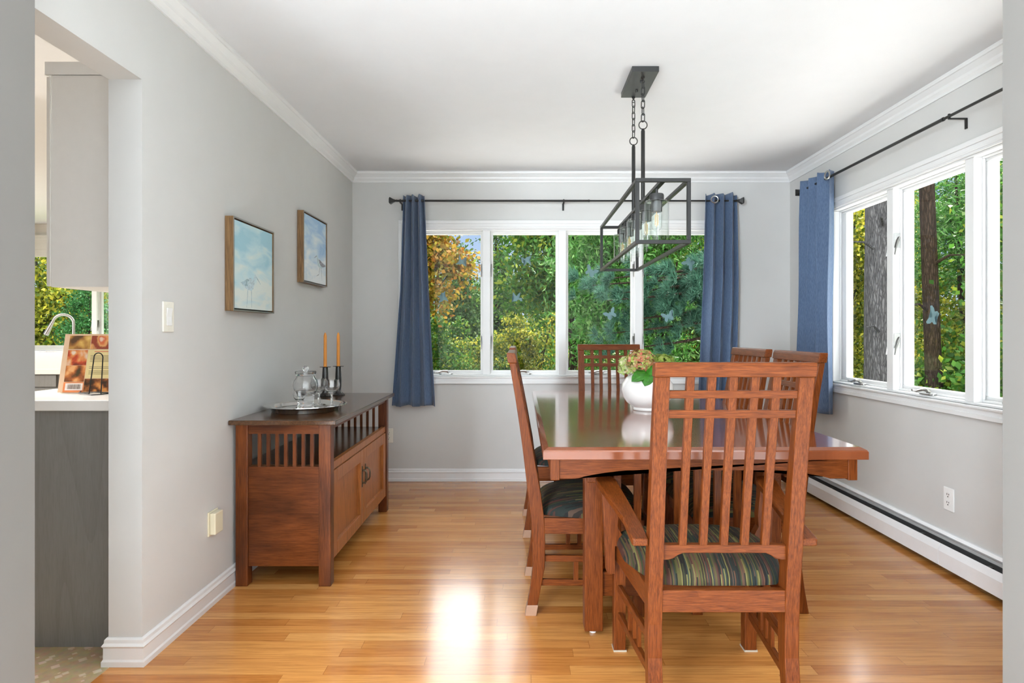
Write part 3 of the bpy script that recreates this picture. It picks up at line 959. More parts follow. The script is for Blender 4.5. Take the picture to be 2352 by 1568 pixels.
def make_chair(name, label, fh=0.238, arms=False, caps=False, pads=False):
    root = empty(name, (0, 0, 0), 0, label, 'chair', 'mission style dining chairs around the table')
    zt_ = 1.046
    hb = 0.2265
    for s in (-1, 1):
        b = B()
        zs = [0, .05, .1, .15, .2, .25, .3, .35, .4, .45, .5, .55, .6, .7, .8, .9, 1.0, zt_]
        pts = [(interp(RB, z), z) for z in zs] + [(interp(RF, z), z) for z in reversed(zs)]
        y0, y1 = sorted((s * hb, s * (hb - 0.044)))
        prism(b, pts, 'Y', y0, y1)
        lg = obj('rear_leg', b, OAK['Z'], root, bevel=0.003)
        if caps:
            b = B()
            zs2 = [-0.001, 0.02, 0.044]
            pts = [(interp(RB, max(z, 0)) - 0.002, z) for z in zs2] + [(interp(RF, max(z, 0)) + 0.002, z) for z in reversed(zs2)]
            prism(b, pts, 'Y', y0 - 0.002, y1 + 0.002)
            obj('foot_cap', b, SILICONE, lg, bevel=0.003, label='clear frosted rubber cap')
        b = B()
        yy0, yy1 = sorted((s * fh, s * (fh - 0.044)))
        box(b, (0.196, yy0, 0.0), (0.240, yy1, 0.400))
        lg = obj('front_leg', b, OAK['Z'], root, bevel=0.003)
        if pads:
            b = B(); box(b, (0.194, yy0 - 0.002, -0.001), (0.242, yy1 + 0.002, 0.006))
            obj('felt_pad', b, FELT, lg, label='pale felt pad')
    # crest
    b = B()
    zs = [1.046, 1.06, 1.075, 1.088]
    pts = [(xmid(z) - 0.019 + (0.002 if z > 1.08 else 0), z) for z in zs] + [(xmid(z) + 0.019 - (0.002 if z > 1.08 else 0), z) for z in reversed(zs)]
    prism(b, pts, 'Y', -0.2285, 0.2285)
    obj('crest_rail', b, OAK['Y'], root, bevel=0.004, seg=3)
    # slats and lattice
    for k in range(5):
        yc = (k - 2) * 0.0615
        b = B(); bent_slab(b, 0.530, zt_ + 0.004, yc - 0.0115, yc + 0.0115, 0.017, 12)
        obj('slat', b, OAK['Z'], root, bevel=0.0015, seg=1)
    for z0, z1 in ((0.984, 1.007), (0.926, 0.950)):
        b = B(); bent_slab(b, z0, z1, -0.1835, 0.1835, 0.0185, 2)
        obj('lattice_rail', b, OAK['Y'], root, bevel=0.0015, seg=1)
    # lower back rail with a shallow arch
    b = B()
    n_ = 24
    top = [(-0.1835, 0.541), (0.1835, 0.541)]
    arch = []
    for k in range(n_ + 1):
        y = lerp(0.1835, -0.1835, k / n_)
        a = abs(y) / 0.1835
        arch.append((y, 0.497 + 0.020 * max(0.0, min(1, (0.86 - a) / 0.16))))
    xm = xmid(0.52)
    vs0 = [b.verts.new((xm - 0.0125, y, z)) for y, z in top + arch]
    vs1 = [b.verts.new((xm + 0.0125, y, z)) for y, z in top + arch]
    b.faces.new(vs0); b.faces.new(vs1[::-1])
    for i in range(len(vs0)):
        j = (i + 1) % len(vs0)
        b.faces.new((vs0[i], vs1[i], vs1[j], vs0[j]))
    obj('back_rail', b, OAK['Y'], root, bevel=0.002, seg=1)
    # seat rails
    b = B(); box(b, (-0.222, -0.1835, 0.338), (-0.196, 0.1835, 0.404)); obj('seat_rail', b, OAK['Y'], root, bevel=0.002)
    b = B(); box(b, (0.206, -fh + 0.044, 0.338), (0.232, fh - 0.044, 0.402)); obj('seat_rail', b, OAK['Y'], root, bevel=0.002)
    for s in (-1, 1):
        ya_, yb2 = s * (hb - 0.014), s * (fh - 0.014)
        b = B(); bar(b, (-0.172, ya_, 0.371), (0.198, yb2, 0.371), 0.022, 0.066); obj('seat_rail', b, OAK['X'], root, bevel=0.002)
        ya_, yb2 = s * (hb - 0.022), s * (fh - 0.022)
        for zc, hh in ((0.232, 0.026), (0.132, 0.026)):
            b = B(); bar(b, (interp(RF, zc) - 0.004, ya_, zc), (0.198, yb2, zc), 0.017, hh); obj('stretcher', b, OAK['X'], root, bevel=0.002, seg=1)
        for t in (-0.055, 0.0, 0.055):
            x = 0.015 + t
            y = lerp(ya_, yb2, (x + 0.172) / 0.37)
            b = B(); box(b, (x - 0.010, y - 0.006, 0.143), (x + 0.010, y + 0.006, 0.221)); obj('stretcher_slat', b, OAK['Z'], root)
    cushion('seat_cushion', root, fh)
    if arms:
        for s in (-1, 1):
            b = B()
            pts = [(-0.236, 0.2275), (-0.236, 0.270), (-0.230, 0.276), (-0.10, 0.280), (0.17, 0.328), (0.205, 0.330), (0.222, 0.316), (0.226, 0.285), (0.218, 0.268), (0.19, 0.256), (-0.14, 0.229)]
            sl = (0.618 - 0.540) / 0.455
            def zz(x): return 0.540 + sl * (x + 0.235)
            v0 = [b.verts.new((x, s * y, zz(x))) for x, y in pts]
            v1 = [b.verts.new((x, s * y, zz(x) + 0.022)) for x, y in pts]
            b.faces.new(v0); b.faces.new(v1[::-1])
            for i in range(len(pts)):
                j = (i + 1) % len(pts)
                b.faces.new((v0[i], v1[i], v1[j], v0[j]))
            obj('arm', b, OAK['X'], root, bevel=0.005, seg=3)
            b = B()
            prof = [(0.2645, 0.300), (0.288, 0.300), (0.296, 0.312), (0.312, 0.605), (0.262, 0.610), (0.252, 0.510), (0.255, 0.470), (0.238, 0.440), (0.234, 0.405), (0.2405, 0.396), (0.2405, 0.400), (0.2645, 0.400)]
            prism(b, [(s * y, z) for y, z in prof], 'X', 0.160, 0.195)
            obj('arm_support', b, OAK['Z'], root, bevel=0.003)
    return root

LXO, RXO = 0.268, 0.946       # chair origins left and right of the table
c0 = make_chair('dining_chair', 'oak side chair on the near left of the table, its back towards the sideboard', caps=True)
c0.location = (LXO, 2.715, 0)
dup(c0, (LXO - 0.008, 3.665, 0), 0.0, 'oak side chair on the far left side, mostly hidden behind the nearer left chair')
c1 = make_chair('dining_chair', 'oak side chair on the near right side of the table, its lattice back glaring white')
c1.location = (RXO + 0.005, 2.73, 0); c1.rotation_euler = (0, 0, PI)
dup(c1, (RXO + 0.01, 3.30, 0), PI + 0.03, 'oak side chair on the far right side, in front of the blue corner curtain')
dup(c1, (0.645, 4.125, 0), -PI/2, 'oak chair at the far end of the table, its lattice back against the window')
ac = make_chair('armchair', 'oak armchair with striped seat and slanted arms at the near end of the table', fh=0.2625, arms=True, pads=True)
ac.location = (0.604, 2.012, 0); ac.rotation_euler = (0, 0, PI/2)
ac['category'] = 'armchair'

# ------------------------------------------------------------------ dining table
TX0, TX1, TY0, TY1, TZ = 0.078, 1.237, 2.136, 4.286, 0.762
tx, ty = (TX0 + TX1) / 2, (TY0 + TY1) / 2
tab = empty('dining_table', (tx, ty, 0), 0, 'large rectangular oak dining table with arched apron and glossy top', 'table')
hx, hy = (TX1 - TX0) / 2, (TY1 - TY0) / 2
b = B()
c_ = 0.020
def rect(h, inset): return [b.verts.new(p) for p in ((-hx+inset, -hy+inset, h), (hx-inset, -hy+inset, h), (hx-inset, hy-inset, h), (-hx+inset, hy-inset, h))]
rs = [rect(TZ - 0.042, 0.0), rect(TZ - 0.014, 0.0), rect(TZ - 0.009, 0.003), rect(TZ, c_)]
b.faces.new(rs[0][::-1]); b.faces.new(rs[-1])
for ra, rb in zip(rs, rs[1:]):
    for k in range(4):
        b.faces.new((ra[k], ra[(k+1) % 4], rb[(k+1) % 4], rb[k]))
obj('tabletop', b, TABLE_TOP, tab, bevel=0.0015, seg=2)
zA = TZ - 0.042
axa, axb = 0.105 - tx, 1.205 - tx
for yy in (-hy + 0.022, hy - 0.022 - 0.025):
    b = B()
    n_ = 30
    pts = [(axa + 0.032, zA), (axa + 0.032, zA - 0.072), (axa + 0.095, zA - 0.072)]
    x0, x1 = axa + 0.095, axb - 0.095
    for k in range(1, n_):
        t = k / n_
        a = abs(2 * t - 1)
        pts.append((lerp(x0, x1, t), zA - 0.072 + 0.030 * min(1.0, (1 - a ** 2.2) * 1.5) ** 0.8))
    pts += [(axb - 0.095, zA - 0.072), (axb - 0.032, zA - 0.072), (axb - 0.032, zA)]
    prism(b, pts, 'Y', yy, yy + 0.025)
    bmesh.ops.triangulate(b, faces=[f for f in b.faces if len(f.verts) > 4])
    obj('apron', b, OAK['X'], tab)
for xx in (axa + 0.003, axb - 0.027):
    b = B(); box(b, (xx, -hy + 0.045, zA - 0.070), (xx + 0.024, hy - 0.045, zA)); obj('apron', b, OAK['Y'], tab)
for xx in (axa, axb - 0.033):
    for yy in (-hy + 0.016, hy - 0.016 - 0.034):
        b = B(); box(b, (xx, yy, zA - 0.077), (xx + 0.033, yy + 0.034, zA)); obj('corner_block', b, OAK['Z'], tab, bevel=0.002)
for ye, s in ((2.323, 1), (4.10, -1)):
    y0 = ye - ty
    for xw in (0.2455, 0.935):
        x0 = xw - tx
        b = B(); box(b, (x0, min(y0, y0 + s*0.072), 0.016), (x0 + 0.072, max(y0, y0 + s*0.072), zA))
        lg = obj('leg', b, OAK['Z'], tab, bevel=0.004)
        b = B(); lathe(b, [(0, 0), (0.013, 0), (0.014, 0.004), (0.012, 0.017), (0, 0.017)], (x0 + 0.036, y0 + s*0.036, 0), 14)
        obj('glide', b, WHITE_PLASTIC, lg, smooth=True, label='white round glide')
        b = B(); box(b, (x0 + 0.008, min(y0 - s*0.016, y0), zA - 0.125), (x0 + 0.064, max(y0 - s*0.016, y0), zA - 0.001))
        obj('tenon_block', b, OAK['Y'], tab, bevel=0.004)
    for k in range(7):
        xs = 0.378 + k * 0.0785 - tx
        b = B(); box(b, (xs - 0.014, min(y0 + s*0.028, y0 + s*0.046), 0.240), (xs + 0.014, max(y0 + s*0.028, y0 + s*0.046), zA)); obj('pedestal_slat', b, OAK['Z'], tab, bevel=0.001, seg=1)
    b = B(); box(b, (0.2455 + 0.072 - tx, min(y0 + s*0.020, y0 + s*0.054), 0.145), (0.935 - tx, max(y0 + s*0.020, y0 + s*0.054), 0.240)); obj('pedestal_rail', b, OAK['X'], tab, bevel=0.002)
b = B(); box(b, (0.626 - 0.055 - tx, 2.323 + 0.056 - ty, 0.150), (0.626 + 0.055 - tx, 4.10 - 0.056 - ty, 0.185)); obj('stretcher', b, OAK['Y'], tab, bevel=0.003)

# ------------------------------------------------------------------ vase with hydrangeas
vx, vy = 0.672, 3.20
b = B()
vp = [(0, 0), (0.072, 0), (0.076, 0.004), (0.075, 0.016), (0.080, 0.020), (0.110, 0.042), (0.130, 0.075), (0.137, 0.110), (0.132, 0.142), (0.112, 0.172), (0.082, 0.192), (0.066, 0.200), (0.064, 0.208),
      (0.059, 0.208), (0.060, 0.198), (0.105, 0.165), (0.125, 0.110), (0.105, 0.045), (0.0, 0.02)]
lathe(b, vp, (0, 0, 0), 48)
vs_ = obj('vase', b, CERAMIC, smooth=True, angle=50, label='round white ceramic vase on the dining table', cat='vase')
vs_.location = (vx, vy, TZ)

LEAF_K = 1.0
FLORET = [leaf_mat('floret_pink_green', [(0.34, 0.40, 0.08), (0.50, 0.22, 0.12), (0.56, 0.16, 0.10), (0.40, 0.44, 0.12), (0.34, 0.46, 0.09), (0.60, 0.30, 0.20), (0.46, 0.52, 0.20)], 0.3),
          leaf_mat('floret_cream_green', [(0.38, 0.52, 0.12), (0.58, 0.62, 0.28), (0.34, 0.48, 0.10), (0.66, 0.66, 0.42), (0.54, 0.36, 0.20)], 0.3),
          leaf_mat('floret_green', [(0.24, 0.34, 0.05), (0.32, 0.42, 0.08), (0.28, 0.33, 0.08), (0.40, 0.40, 0.12)], 0.3)]
LEAF_K = 0.58
GREEN_LEAF = plain('hydrangea_leaf', (0.030, 0.15, 0.010), 0.45, noise=0.3, scale=60, bump=0.2)

def hydrangea(loc, size, mat, lean, label, seed, leaves):
    rnd = random.Random(seed)
    root = empty('hydrangea', (vx, vy, TZ + 0.02), 0, label, 'flower', 'cut hydrangeas in the vase')
    base = Vector((vx, vy, TZ + 0.02))
    c = Vector(loc) - base
    b = B()
    for k in range(190):
        # florets over a rounded head
        d = Vector((rnd.gauss(0, 1), rnd.gauss(0, 1), rnd.gauss(0, 1))).normalized()
        if d.z < -0.62: continue
        r = Vector((size[0], size[1], size[2]))
        ct = c + Vector((d.x * r.x, d.y * r.y, d.z * r.z)) * rnd.uniform(0.80, 1.04)
        nrm = (d + Vector((rnd.uniform(-.4, .4), rnd.uniform(-.4, .4), rnd.uniform(-.4, .4)))).normalized()
        a = nrm.cross(Vector((0, 0, 1)) if abs(nrm.z) < .9 else Vector((1, 0, 0))).normalized()
        e = nrm.cross(a)
        ro = rnd.uniform(0, PI)
        ps = rnd.uniform(0.012, 0.0175)
        for q in range(4):
            t = ro + q * PI / 2
            dd = a * math.cos(t) + e * math.sin(t)
            ss = nrm.cross(dd)
            p0 = ct; p1 = ct + dd * ps * .6 + ss * ps * .5 + nrm * ps * .15; p2 = ct + dd * ps * 1.15 + nrm * ps * .05; p3 = ct + dd * ps * .6 - ss * ps * .5 + nrm * ps * .15
            b.faces.new([b.verts.new(p) for p in (p0, p1, p2, p3)])
    obj('flower_head', b, mat, root)
    b = B()
    tube(b, [Vector((0, 0, 0.0)), Vector((c.x * .3, c.y * .3, 0.12)), c * 0.78 + Vector((0, 0, 0.02)), c], [0.004, 0.004, 0.0035, 0.003], 6)
    obj('stem', b, GREEN_LEAF, root, smooth=True)
    for (p0, tip, w, roll) in leaves:
        b = B()
        p0, tip = Vector(p0) - base, Vector(tip) - base
        d = tip - p0; L = d.length; d.normalize()
        sd = d.cross(Vector((0, -0.8, 0.6)) if roll == 0 else Vector(roll)).normalized()
        nr = sd.cross(d)
        NU_, NV_ = 12, 8
        g = []
        for i in range(NU_ + 1):
            t = i / NU_
            ww = w * math.sin(PI * min(1, t * 0.92 + 0.08)) ** 0.75 * (1 + 0.07 * math.sin(t * 46))
            g.append([b.verts.new(p0 + d * (t * L) + sd * (ww * (j / NV_ * 2 - 1)) + nr * (0.012 * math.sin(t * PI) - 0.010 * abs(j / NV_ * 2 - 1) + 0.003 * math.sin(j * 2.4))) for j in range(NV_ + 1)])
        for i in range(NU_):
            for j in range(NV_):
                b.faces.new((g[i][j], g[i+1][j], g[i+1][j+1], g[i][j+1]))
        lf = obj('leaf', b, GREEN_LEAF, root, smooth=True, angle=180)
        md = lf.modifiers.new('thick', 'SOLIDIFY'); md.thickness = 0.0012
    return root
def VP_(px, py, dy=0.0): return tuple(P(px, py, vy + dy))
hydrangea(VP_(1472, 832, -0.03), (0.075, 0.07, 0.068), FLORET[0], 0, 'pink and green hydrangea head at the front of the white vase', 3,
          [(VP_(1486, 852, -0.075), VP_(1452, 874, -0.135), 0.033, 0), (VP_(1480, 858, -0.07), VP_(1512, 842, -0.125), 0.032, 0)])
hydrangea(VP_(1446, 842, 0.03), (0.060, 0.06, 0.062), FLORET[1], 0, 'pale green hydrangea head leaning out on the left of the vase', 5,
          [(VP_(1494, 852, -0.07), VP_(1482, 884, -0.14), 0.036, 0)])
hydrangea(VP_(1521, 835, 0.05), (0.062, 0.06, 0.052), FLORET[2], 0, 'dull green hydrangea head behind the top of the armchair', 8,
          [(VP_(1510, 858, 0.0), VP_(1535, 868, -0.06), 0.035, 0)])

# ------------------------------------------------------------------ linear chandelier
CX = 0.592
CY = 3.05
ch = empty('chandelier', (CX, CY, H), 0, 'black open box chandelier with five glass lamps hanging over the table', 'chandelier')
def cw(x, y, z): return (x - CX, y - CY, z - H)
b = B(); box(b, cw(CX - 0.064, 2.857, H - 0.026), cw(CX + 0.064, 3.176, H)); cano = obj('canopy', b, DARK_GREY, ch, bevel=0.001, seg=1)
for yy in (2.965, 3.075):
    b = B(); lathe(b, [(0, -0.012), (0.005, -0.011), (0.006, -0.006), (0.006, 0)], cw(CX, yy, H - 0.026), 10); obj('cap_nut', b, BLACK, cano, smooth=True)
def chain(y, z_top, z_bot, tilt):
    b = B()
    z = z_top
    i = 0
    L, Wd, wire = 0.040, 0.011, 0.0024
    step = L - 2 * wire - 0.002
    n_ = int(round((z_top - z_bot) / step))
    step = (z_top - z_bot) / n_
    for i in range(n_):
        zc = z_top - step * (i + 0.5)
        pts = []
        for k in range(20):
            t = 2 * PI * k / 20
            hx_ = Wd * math.cos(t) * 0.8
            hz = math.sin(t)
            zz_ = (L/2 - Wd*0.8) * (1 if hz > 0 else -1) + Wd * 0.8 * hz
            a = tilt + (PI/2 if i % 2 else 0)
            pts.append(Vector(cw(CX, y, zc)) + Vector((hx_ * math.cos(a), hx_ * math.sin(a), zz_)))
        tube(b, pts, wire, 6, closed=True)
    obj('chain', b, BLACK, ch, smooth=True)
FZ1, FZ0 = 1.816, 1.543
for y, zr, tl in ((3.17 - 0.005, 2.155, 0.5), (2.92, 2.155, 0.9)):
    b = B(); lathe(b, [(0.009, 0), (0.009, -0.006), (0.004, -0.010), (0.004, -0.018), (0, -0.018)], cw(CX, y, H - 0.026), 12)
    tube(b, [Vector(cw(CX, y, H - 0.048)) + Vector((0.007 * math.cos(t), 0, 0.007 * math.sin(t))) for t in [2*PI*k/14 for k in range(14)]], 0.002, 6, closed=True)
    obj('hook', b, BLACK, ch, smooth=True)
    chain(y, H - 0.045, zr + 0.045, tl)
    b = B()
    tube(b, [Vector(cw(CX, y, zr + 0.026)) + Vector((0.020 * math.cos(t), 0, 0.020 * math.sin(t))) for t in [2*PI*k/24 for k in range(24)]], 0.0028, 6, closed=True)
    obj('ring', b, BLACK, ch, smooth=True)
    b = B(); tube(b, [cw(CX, y, zr + 0.008), cw(CX, y, zr - 0.005), cw(CX, y, FZ1 - 0.006)], [0.006, 0.0095, 0.0095], 14); obj('rod', b, BLACK, ch, smooth=True)
# open box frame of square bar
fx0, fx1, fy0, fy1 = CX - 0.115, CX + 0.115, 2.50, 3.63
b = B()
t_ = 0.0155
for x in (fx0, fx1 - t_):
    for z in (FZ0, FZ1 - t_):
        box(b, cw(x, fy0 + t_, z), cw(x + t_, fy1 - t_, z + t_))
for y in (fy0, fy1 - t_):
    for z in (FZ0, FZ1 - t_):
        box(b, cw(fx0, y, z), cw(fx1, y + t_, z + t_))
    for x in (fx0, fx1 - t_):
        box(b, cw(x, y, FZ0 + t_), cw(x + t_, y + t_, FZ1 - t_))
obj('frame', b, BLACK, ch, bevel=0.0008, seg=1)
b = B(); box(b, cw(CX - 0.010, fy0 + t_, FZ1 - 0.016), cw(CX + 0.010, fy1 - t_, FZ1 - 0.002)); obj('centre_bar', b, BLACK, ch)
for k in range(5):
    y = 2.625 + k * 0.22
    o = cw(CX, y, FZ1 - 0.016)
    b = B()
    lathe(b, [(0, 0), (0.006, 0), (0.006, -0.020), (0.029, -0.023), (0.031, -0.028), (0.031, -0.052), (0.0235, -0.054), (0.0235, -0.100), (0.019, -0.101), (0.0, -0.101)], o, 28)
    so = obj('socket', b, DARK_GREY, ch, smooth=True, angle=35)
    b = B()
    lathe(b, [(0.0275, -0.053), (0.048, -0.054), (0.052, -0.060), (0.0525, -0.066), (0.0525, -0.214), (0.0495, -0.214), (0.0495, -0.067), (0.047, -0.058), (0.0275, -0.056)], o, 36)
    obj('glass_shade', b, SHADE_GLASS, so, smooth=True, angle=60, label='clear glass cylinder shade')
    b = B()
    lathe(b, [(0.013, -0.100), (0.018, -0.106), (0.0225, -0.116), (0.0225, -0.162), (0.019, -0.174), (0.011, -0.182), (0, -0.184)], o, 24)
    bu = obj('bulb', b, SHADE_GLASS, so, smooth=True, label='clear tubular filament bulb')
    b = B()
    for a in range(4):
        dx, dy = 0.008 * math.cos(a * PI / 2 + .4), 0.008 * math.sin(a * PI / 2 + .4)
        tube(b, [(o[0] + dx, o[1] + dy, o[2] - 0.112), (o[0] + dx, o[1] + dy, o[2] - 0.160)], 0.0011, 5)
    tube(b, [(o[0], o[1], o[2] - 0.100), (o[0], o[1], o[2] - 0.166)], 0.0016, 6)
    obj('filament', b, FILAMENT, so)

# ------------------------------------------------------------------ sideboard
SX0, SX1, SY0, SY1, SZ = -1.320, -0.880, 2.775, 3.985, 0.772
sx, sy = (SX0 + SX1) / 2, (SY0 + SY1) / 2
sb = empty('sideboard', (sx, sy, 0), 0, 'dark cherry wood sideboard with slatted ends and two doors against the left wall', 'sideboard')
def sbox(b, lo, hi): return box(b, (lo[0]-sx, lo[1]-sy, lo[2]), (hi[0]-sx, hi[1]-sy, hi[2]))
b = B(); sbox(b, (-1.336, 2.738, SZ - 0.022), (-0.846, 4.012, SZ)); obj('top', b, CHERRY_TOP, sb, bevel=0.004, seg=2)
for x in (SX0, SX1 - 0.056):
    for y in (SY0, SY1 - 0.052):
        b = B(); sbox(b, (x, y, 0), (x + 0.056, y + 0.052, SZ - 0.022)); obj('leg', b, CHERRY['Z'], sb, bevel=0.003)
xi0, xi1 = SX0 + 0.056, SX1 - 0.056
for y in (SY0 + 0.012, SY1 - 0.034):
    b = B(); sbox(b, (xi0, y, 0.703), (xi1, y + 0.022, SZ - 0.022)); obj('end_rail', b, CHERRY['X'], sb)
    b = B(); sbox(b, (xi0, y, 0.090), (xi1, y + 0.022, 0.551)); obj('end_panel', b, CHERRY['X'], sb)
    n_ = 7
    for k in range(n_):
        xc = lerp(xi0, xi1, 0.145 + 0.124 * k)
        b = B(); sbox(b, (xc - 0.0075, y + 0.004, 0.551), (xc + 0.0075, y + 0.017, 0.703)); obj('slat', b, CHERRY['Z'], sb)
b = B(); sbox(b, (SX1 - 0.036, SY0 + 0.052, 0.718), (SX1 - 0.012, SY1 - 0.052, SZ - 0.022)); obj('front_rail', b, CHERRY['Y'], sb)
b = B(); sbox(b, (SX0 + 0.010, SY0 + 0.052, 0.718), (SX0 + 0.030, SY1 - 0.052, SZ - 0.022)); obj('back_rail', b, CHERRY['Y'], sb)
b = B(); sbox(b, (SX0 + 0.010, SY0 + 0.034, 0.530), (SX1 - 0.032, SY1 - 0.034, 0.556)); obj('shelf', b, CHERRY_TOP, sb)
b = B(); sbox(b, (SX1 - 0.032, SY0 + 0.052, 0.524), (SX1 - 0.010, SY1 - 0.052, 0.560)); obj('shelf_rail', b, CHERRY_DOOR, sb)
b = B(); sbox(b, (SX0 + 0.010, SY0 + 0.034, 0.090), (SX1 - 0.032, SY1 - 0.034, 0.112)); obj('bottom_board', b, CHERRY['Y'], sb)
b = B(); sbox(b, (SX0 + 0.004, SY0 + 0.052, 0.090), (SX0 + 0.010, SY1 - 0.052, 0.530)); obj('back_panel', b, CHERRY['Z'], sb)
ym = (SY0 + SY1) / 2
for (y0, y1, hy_) in ((SY0 + 0.056, ym - 0.002, ym - 0.034), (ym + 0.002, SY1 - 0.056, ym + 0.034)):
    xf0, xf1 = SX1 - 0.030, SX1 - 0.006
    fw = 0.062
    z0, z1 = 0.106, 0.519
    b = B()
    sbox(b, (xf0, y0, z0), (xf1, y0 + fw, z1)); sbox(b, (xf0, y1 - fw, z0), (xf1, y1, z1))
    sbox(b, (xf0, y0 + fw, z0), (xf1, y1 - fw, z0 + fw)); sbox(b, (xf0, y0 + fw, z1 - fw), (xf1, y1 - fw, z1))
    dr = obj('door', b, CHERRY_DOOR, sb, bevel=0.002)
    b = B(); sbox(b, (xf0 + 0.004, y0 + fw - 0.004, z0 + fw - 0.004), (xf1 - 0.017, y1 - fw + 0.004, z1 - fw + 0.004)); obj('door_panel', b, CHERRY_DOOR, dr)
    b = B()
    hz = 0.372
    X_ = xf1 - sx
    Y_ = hy_ - sy
    bar(b, (X_ + 0.002, Y_, hz - 0.058), (X_ + 0.002, Y_, hz + 0.058), 0.010, 0.004, up=(1, 0, 0))
    for q in (-1, 1):
        lathe(b, [(0, 0.006), (0.008, 0.004), (0.009, 0), (0.008, -0.004), (0, -0.006)], (X_ + 0.010, Y_, hz + q * 0.034), 10)
    tube(b, [(X_ + 0.010, Y_, hz + 0.034), (X_ + 0.022, Y_, hz + 0.030), (X_ + 0.027, Y_, hz + 0.015), (X_ + 0.027, Y_, hz - 0.015), (X_ + 0.022, Y_, hz - 0.030), (X_ + 0.010, Y_, hz - 0.034)], 0.0045, 8)
    obj('handle', b, BRONZE, dr, smooth=True, angle=50)

# things on the sideboard
SBZ = SZ
b = B()
lathe(b, [(0, 0.012), (0.150, 0.012), (0.158, 0.014), (0.166, 0.026), (0.196, 0.033), (0.205, 0.034), (0.206, 0.031), (0.196, 0.028), (0.170, 0.019), (0.164, 0.002), (0.160, 0), (0, 0.0)], (0, 0, 0), 72)
tr_ = obj('serving_tray', b, SILVER, smooth=True, angle=60, label='round silver serving tray holding the crystal on the sideboard', cat='tray')
tr_.location = (-1.113, 3.105, SBZ)
TRZ = SBZ + 0.0122

def goblet(loc, label, sc=1.0):
    b = B()
    pr = [(0, 0), (0.032, 0), (0.033, 0.003), (0.010, 0.008), (0.0055, 0.016), (0.0075, 0.030), (0.0045, 0.042), (0.005, 0.060), (0.010, 0.068), (0.028, 0.078), (0.040, 0.096), (0.042, 0.115), (0.038, 0.140),
          (0.0365, 0.140), (0.0400, 0.115), (0.0380, 0.098), (0.027, 0.0815), (0.0, 0.072)]
    lathe(b, [(r * sc, z * sc) for r, z in pr], (0, 0, 0), 36)
    o = obj('goblet', b, CRYSTAL, smooth=True, angle=50, label=label, cat='glass', group='crystal on the silver tray')
    o.location = loc
    return o
def on_tray(px, Y): return ((px - VX) * Y / F, Y, TRZ)
goblet(on_tray(762, 3.16), 'crystal goblet on the tray in front of the black candlesticks', 1.0)
goblet(on_tray(733, 3.235), 'crystal goblet half hidden behind the lidded glass jar', 1.0)
goblet(on_tray(688, 2.985), 'small crystal goblet at the front of the tray before the lidded jar', 0.72)
jr = empty('glass_jar', on_tray(702, 3.10), 0, 'lidded crystal apothecary jar with round knob on the silver tray', 'jar')
b = B()
lathe(b, [(0, 0), (0.046, 0), (0.048, 0.004), (0.040, 0.012), (0.042, 0.045), (0.046, 0.070), (0.058, 0.092), (0.062, 0.118), (0.058, 0.142), (0.046, 0.158), (0.043, 0.166), (0.0405, 0.166), (0.043, 0.157), (0.055, 0.140),
          (0.0585, 0.118), (0.055, 0.094), (0.043, 0.073), (0.0, 0.060)], (0, 0, 0), 40)
obj('jar_body', b, CRYSTAL, jr, smooth=True, angle=50)
b = B()
lathe(b, [(0, 0.170), (0.046, 0.168), (0.050, 0.170), (0.053, 0.188), (0.050, 0.190), (0.046, 0.176), (0.010, 0.178), (0.006, 0.184), (0.008, 0.190), (0.015, 0.200), (0.015, 0.208), (0.008, 0.217), (0, 0.219)], (0, 0, 0), 40)
obj('lid', b, CRYSTAL, jr, smooth=True, angle=50)

def candlestick(px, Y, label, clabel):
    x = (px - VX) * Y / F
    b = B()
    lathe(b, [(0, 0), (0.042, 0), (0.043, 0.004), (0.036, 0.010), (0.022, 0.022), (0.0175, 0.032), (0.0205, 0.060), (0.0200, 0.110), (0.0165, 0.176), (0.016, 0.182), (0.034, 0.184), (0.035, 0.187), (0.013, 0.188), (0.0125, 0.184), (0, 0.184)], (0, 0, 0), 36)
    o = obj('candlestick', b, BLACK_GLOSS, smooth=True, angle=45, label=label, cat='candlestick', group='black candlesticks on the sideboard')
    o.location = (x, Y, SBZ)
    cn = empty('candle', (x, Y, SBZ + 0.1845), 0, clabel, 'candle', 'orange taper candles')
    b = B()
    lathe(b, [(0, 0), (0.0105, 0), (0.0095, 0.195), (0.008, 0.203), (0.0045, 0.214), (0.0035, 0.217), (0, 0.218)], (0, 0, 0), 20)
    obj('wax', b, WAX, cn, smooth=True, angle=50)
    b = B(); tube(b, [(0, 0, 0.216), (0.0008, 0, 0.224)], 0.0012, 6); obj('wick', b, WHITE_PLASTIC, cn)
BLACK_GLOSS = plain('black_lacquer', (0.018, 0.018, 0.019), 0.22, noise=0.05, coat=0.4)
candlestick(747, 3.79, 'black candlestick on the left, nearer the wall on the sideboard', 'orange taper candle in the left candlestick, nearer the wall')
candlestick(777, 3.87, 'black candlestick on the right, at the sideboard end', 'orange taper candle in the right candlestick at the sideboard end')

